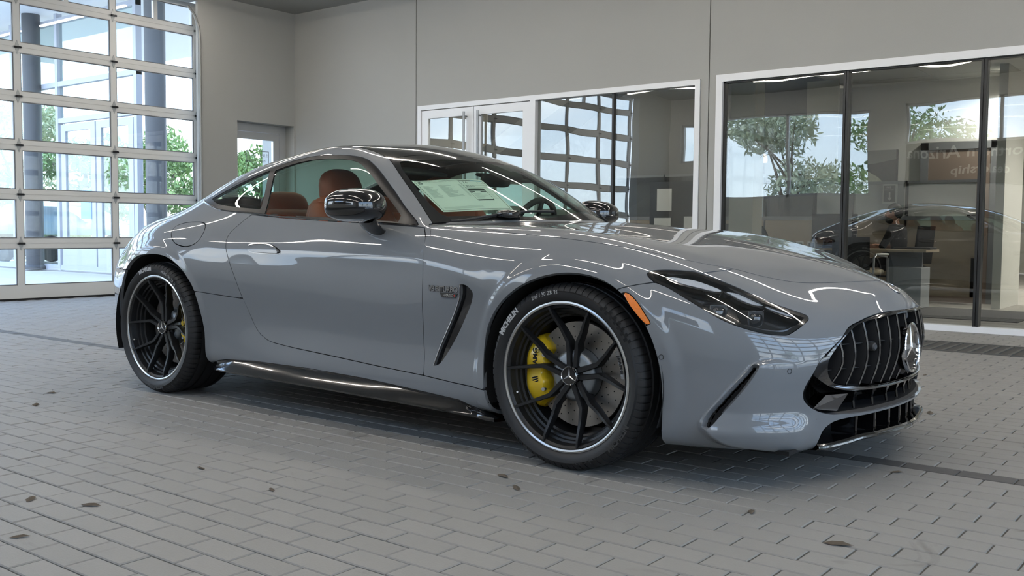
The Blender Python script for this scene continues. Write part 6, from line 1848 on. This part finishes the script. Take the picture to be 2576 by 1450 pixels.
# pendants, downlights
M_PEND = mat('pendant_glass', lin(214, 190, 168), 0.5, emit=(1.0, 0.80, 0.64), estr=0.42)
for i, (x, z, lab) in enumerate(((-3.92, 1.885, 'lower glowing frosted pendant lamp hanging nearest the white column'), (-3.57, 1.93, 'higher glowing frosted pendant lamp hanging over the cubicle glass'))):
    pd = empty('pendant_lamp', (x, 9.0, z), label=lab, cat='lamp', group='frosted pendants in the office')
    MB().lathe([(0.046, -0.06), (0.056, -0.04), (0.058, -0.01), (0.050, 0.03), (0.034, 0.055), (0.012, 0.066)], 24).build('shade', M_PEND, pd, smooth='all')
    MB().tube([(0, 0, 0.06), (0, 0, 4.3-z)], 0.004, 6).build('cord', M_BLK, pd)
M_DL = mat('downlight_lens', (1, 0.95, 0.88), 0.5, emit=(1.0, 0.93, 0.84), estr=22.0)
dl0 = None
DLS = [(-2.60, 10.9, OC), (-2.0, 13.4, OC), (-0.6, 9.4, OC), (1.2, 9.4, OC), (1.2, 12.5, OC), (3.4, 10.5, OC), (-5.2, 11.5, 4.25), (-6.5, 14.5, 4.25), (-8.5, 12.0, 4.25), (-9.2, 17.5, 4.25), (-6.0, 18.0, 4.25), (-6.0, 7.2, 4.25)]
for x, y, z in DLS:
    if dl0 is None:
        dl0 = empty('downlight', (x, y, z), label='round recessed downlight glowing in the office ceiling', cat='light', group='office downlights')
        MB().lathe([(0.12, 0.02), (0.125, -0.006), (0.10, -0.010), (0.095, -0.002)], 28).build('bezel', M_PAPERW, dl0, smooth=True)
        MB().lathe([(0.0, -0.004), (0.097, -0.004)], 28).build('lens', M_DL, dl0)
        pl_ = bpy.data.lights.new('downlight_lamp', 'SPOT'); pl_.energy = 260; pl_.color = (1.0, 0.94, 0.86); pl_.shadow_soft_size = 0.08; pl_.spot_size = math.radians(150); pl_.spot_blend = 0.6
        po = bpy.data.objects.new('downlight_lamp', pl_); COL.objects.link(po); po.parent = dl0; po.location = (0, 0, -0.03)
    else:
        c = copy_tree(dl0); c.location = (x, y, z)
# security dome and ceiling sprinkler in the office
dm = empty('dome_camera', (-2.52, 7.3, OC), label='small white dome camera hanging from the office ceiling', cat='camera')
MB().tube([(0, 0, 0), (0, 0, -0.16)], 0.012, 8).lathe([(0.0, -0.14), (0.05, -0.15), (0.055, -0.18)], 20).build('mount', M_PAPERW, dm, smooth=True)
MB().sell((0, 0, -0.185), (0.05, 0.05, 0.05), 1, 1, 18, 10).build('dome', mat('dome_smoke', lin(88, 88, 88), 0.15), dm, smooth='all')

# ================================================================== OUTSIDE
M_APRON = mat('concrete_apron', lin(176, 174, 170), 0.9, vary=(0.8, 0.06))
tag(MB().box(-60, X_B-0.4, -60, 60, -0.25, -0.02).build('ground_rear', M_APRON), kind='structure')
tag(MB().box(X_F+0.4, 60, -60, 60, -0.25, -0.02).build('ground_front', M_APRON), kind='structure')
tag(MB().box(X_B-0.4, X_F+0.4, -60, Y_L-0.2, -0.25, -0.02).build('ground_side', M_APRON), kind='structure')
tag(MB().box(-60, -30, 8, 60, -0.02, 0.1).build('lawn', mat('dry_verge', lin(150, 146, 118), 0.95, vary=(0.5, 0.2))), kind='structure')
# glazed showroom front seen through the open-looking door: white frames, dark columns
YV = 6.3
sv = empty('window_8', (0, YV, 0), kind='structure')
M_SHOWF = mat('showroom_frame', lin(166, 169, 178), 0.45)
M_VG = glass('showroom_glass', (0.90, 0.96, 0.95), 0.10)
b = MB()
for x in (-22.5, -21.0, -19.5, -17.6, -14.72):
    MB().box(x-0.05, x+0.05, -0.06, 0.06, 0, 5.2).build('mullion', M_SHOWF, sv)
for z in (0.06, 3.78, 5.05):
    MB().box(-22.5, -14.67, -0.055, 0.055, z-0.05, z+0.05).build('transom', M_SHOWF, sv)
MB().box(-17.6, -14.72, -0.055, 0.055, 2.99, 3.09).build('transom', M_SHOWF, sv)
for x0, x1 in ((-22.45, -21.05), (-20.95, -19.55), (-19.45, -17.65)):
    for z0, z1 in ((0.11, 3.73), (3.83, 5.0)):
        MB().box(x0, x1, 0, 0.008, z0, z1).build('pane', M_VG, sv)
for z0, z1 in ((3.09, 3.73), (3.83, 5.0)):
    MB().box(-17.55, -14.77, 0, 0.008, z0, z1).build('pane', M_VG, sv)
d6 = empty('door_6', (0, YV, 0), kind='structure')
for x0, x1 in ((-17.5, -16.2), (-16.15, -14.85)):
    lf = MB().box(x0, x1, -0.03, 0.03, 2.82, 2.96).box(x0, x1, -0.03, 0.03, 0.02, 0.62).box(x0, x0+0.17, -0.03, 0.03, 0.62, 2.82).box(x1-0.17, x1, -0.03, 0.03, 0.62, 2.82).build('door_leaf', M_SHOWF, d6)
    MB().box(x0+0.17, x1-0.17, -0.004, 0.004, 0.62, 2.82).build('pane', M_VG, lf)
MB().box(-16.75, -16.35, -0.04, -0.035, 1.05, 1.62).build('poster', mat('door_notice_blue', lin(150, 190, 215), 0.7), d6)
M_COLM = mat('dark_column', lin(70, 72, 76), 0.6)
for i, (x, y, r, lab) in enumerate(((-18.35, 6.12, 0.175, 'dark round column outside the garage door, behind the glazed double doors'), (-13.75, 6.05, 0.18, 'dark round column outside beside the far edge of the garage door'))):
    c = empty('round_column', (x, y, 0), label=lab, cat='column', group='columns outside the rear door')
    MB().tube([(0, 0, 0), (0, 0, 5.4)], r, 28).build('shaft', M_COLM, c, smooth=True)
    MB().lathe([(r+0.05, 0), (r+0.05, 0.06), (r, 0.10)], 28).build('base', M_COLM, c, smooth=True)
tag(MB().box(-24, -11.5, 4.6, 11.0, 5.25, 5.6).build('roof_canopy', M_WHITE_ALU), kind='structure')
tag(MB().box(-12.62, -12.25, 7.5, 7.9, -0.02, 5.25).build('wall_outside', M_WALL), kind='structure')

# trees: trunk, boughs and a crown of single leaf blades
M_BARK = mat('bark', lin(96, 84, 72), 0.9, vary=(8, 0.25))
M_LEAF1 = mat('leaf_green', lin(104, 132, 70), 0.6, vary=(1.4, 0.35))
M_LEAF2 = mat('leaf_olive', lin(168, 176, 146), 0.6, vary=(1.4, 0.35))
def make_tree(name, seed, h, rad, m, n=2600, leaf=0.11):
    r = np.random.default_rng(seed)
    root = empty(name, (0, 0, 0))
    b = MB().tube([(0, 0, 0), (0.05, 0.03, h*0.25), (0.0, 0.08, h*0.5), (0.05, 0.0, h*0.8)], 0.1, 8, rr=[0.16, 0.13, 0.10, 0.03])
    cl = []
    for k in range(9):
        a = r.uniform(0, 6.28); z0 = h*r.uniform(0.25, 0.6); z1 = h*r.uniform(0.45, 0.92); q = rad*r.uniform(0.4, 0.85)
        e = (q*math.cos(a), q*math.sin(a), z1)
        b.tube([(0.02, 0.04, z0), (e[0]*0.5, e[1]*0.5, (z0+z1)/2+0.1), e], 0.04, 6, rr=[0.07, 0.045, 0.015])
        cl.append((e, rad*r.uniform(0.35, 0.55)))
    cl.append(((0, 0, h*0.85), rad*0.5))
    b.build('trunk', M_BARK, root, smooth=True)
    C = np.array([c[0] for c in cl]); S = np.array([c[1] for c in cl])
    k = r.integers(0, len(cl), n)
    d = r.normal(size=(n, 3)); d /= np.linalg.norm(d, axis=1, keepdims=True)
    P = C[k]+d*(S[k]*r.uniform(0.25, 1.0, n)**0.5)[:, None]*np.array([1, 1, 0.8])
    t = r.normal(size=(n, 3)); t[:, 2] -= 0.6; t /= np.linalg.norm(t, axis=1, keepdims=True)
    w = np.cross(t, r.normal(size=(n, 3))); w /= np.linalg.norm(w, axis=1, keepdims=True)
    L = leaf*r.uniform(0.7, 1.4, n)[:, None]
    V = np.stack([P-t*L, P+w*L*0.32, P+t*L, P-w*L*0.32], 1).reshape(-1, 3)
    me = bpy.data.meshes.new('foliage'); me.from_pydata(V.tolist(), [], np.arange(4*n).reshape(-1, 4).tolist())
    o = link('foliage', me, m, root); o['kind'] = 'stuff'
    return root
tA = make_tree('tree', 11, 5.2, 2.0, M_LEAF1)
tB = make_tree('tree', 12, 6.4, 2.5, M_LEAF2, 4200, 0.14)
tC = make_tree('tree', 13, 3.9, 1.75, M_LEAF1, 4200, 0.12)
places = [(tA, -38, 12, 0.9, 'leafy green tree outside left of the glazed entrance'), (tB, -42, 17, 1.0, 'olive green tree outside behind the glazed doors'), (tA, -37, 20.5, 0.85, 'bushy green tree outside right of the glazed doors'), (tB, -44, 9, 1.0, 'broad olive tree standing far outside the garage door'),
          (tC, -29.5, 6.4, 1.0, 'low bushy tree outside at the near edge of the glazed entrance'), (tC, -31.5, 10.2, 1.05, 'low bushy tree outside behind the near door leaf'), (tC, -30.0, 13.6, 1.0, 'low bushy tree outside behind the far door leaf'), (tC, -31.0, 17.2, 1.1, 'low bushy tree outside right of the entrance doors'), (tC, -27.0, 18.6, 1.0, 'low bushy tree outside next to the far round column'), (tB, -28, -3, 0.9, 'large olive tree seen mirrored beyond the garage door'), (tA, -26, -8, 1.0, 'green tree beyond the unseen half of the garage door'), (tA, -31, -14, 1.1, 'green tree far beyond the unseen half of the garage door'),
          (tB, -10.2, -14.5, 0.75, 'olive tree outside the side windows near the corner'), (tA, -6.0, -13.0, 0.95, 'green tree outside the middle of the large side window'), (tB, -1.6, -14.5, 0.85, 'olive tree outside the high side window'), (tA, 2.8, -14.0, 0.95, 'green tree outside the second large side window'),
          (tA, 24, -4, 1.0, 'green tree outside the front door'), (tB, 28, 5, 1.0, 'olive tree outside the front door')]
used = set()
for src, x, y, s, lab in places:
    if id(src) in used:
        o = copy_tree(src)
    else:
        o = src; used.add(id(src))
    o.location = (x, y, -0.05); o.scale = (s, s, s); o.rotation_euler = (0, 0, (x*7+y*3) % 6.28)
    tag(o, lab, 'tree', 'trees around the building')
# clipped shrubs
M_SHR = mat('shrub_green', lin(86, 104, 58), 0.8, bump=(18, 1.0, 0.08), vary=(5, 0.4))
for i, (x, y) in enumerate(((-27.8, 8.2), (-28.2, 12.0), (-29.5, 15.6), (-33.0, 14.0))):
    o = MB().sell((0, 0, 0.45), (0.7, 0.7, 0.55), 0.8, 0.9, 20, 10, lambda p: [q*(1+0.10*math.sin(9*p[0])*math.cos(8*p[1])) for q in p]).build('shrub', M_SHR, smooth='all', loc=(x, y, -0.05))
    tag(o, 'rounded clipped shrub on the verge outside the glazed entrance', 'shrub', 'clipped shrubs outside')
# parked cars beyond the entrance
def parked(name, x, y, rz, m, label, suv):
    c = empty(name, (x, y, -0.02), rz, label=label, cat='car')
    h = 1.62 if suv else 1.42
    prof = [(-2.25, 0.35), (-2.28, 0.75), (-2.1, 0.98), (-1.7, h-0.08), (-0.9, h), (0.3, h-0.03), (1.0, 1.02), (1.9, 0.92), (2.25, 0.72), (2.28, 0.35)]
    rows = []
    for yy, k, dz in ((-0.92, 0.0, -0.0), (-0.88, 0.55, 0.0), (-0.62, 1.0, 0.0), (0.62, 1.0, 0.0), (0.88, 0.55, 0.0), (0.92, 0.0, 0.0)):
        rows.append([(px, yy, min(pz, 0.72)+max(0, pz-0.72)*k) for px, pz in prof])
    MB().grid(rows).build('body', m, c, smooth=True)
    g = MB()
    for s in (-1, 1):
        g.add([(-1.75, s*0.82, 1.0), (0.75, s*0.82, 1.0), (0.2, s*0.685, h-0.10), (-1.45, s*0.685, h-0.12)], [(0, 1, 2, 3)])
    g.add([(1.02, -0.70, 1.03), (1.02, 0.70, 1.03), (0.40, 0.58, h-0.06), (0.40, -0.58, h-0.06)], [(0, 1, 2, 3)])
    g.build('windows', M_GLOSS, c)
    for wx in (-1.4, 1.4):
        for s in (-1, 1):
            wd = MB().lathe([(0.0, -0.11), (0.2, -0.11), (0.33, -0.10), (0.34, -0.06), (0.34, 0.06), (0.33, 0.10)], 24, 'y', center=(wx, s*0.83, 0.34)).build('wheel', M_RUBBER, c, smooth=True)
    return c
parked('parked_car', -25.8, 11.0, math.radians(80), mat('white_paint', lin(235, 236, 238), 0.3, coat=1), 'white hatchback parked outside the glazed doors', True)
parked('parked_car', -22.0, 16.4, math.radians(95), mat('blue_paint', lin(60, 84, 140), 0.3, coat=1), 'blue car parked outside right of the glazed doors', False)
parked('parked_car', -21.5, 8.6, math.radians(20), mat('grey_paint', lin(120, 130, 142), 0.3, coat=1), 'grey car parked outside beside the round column', False)
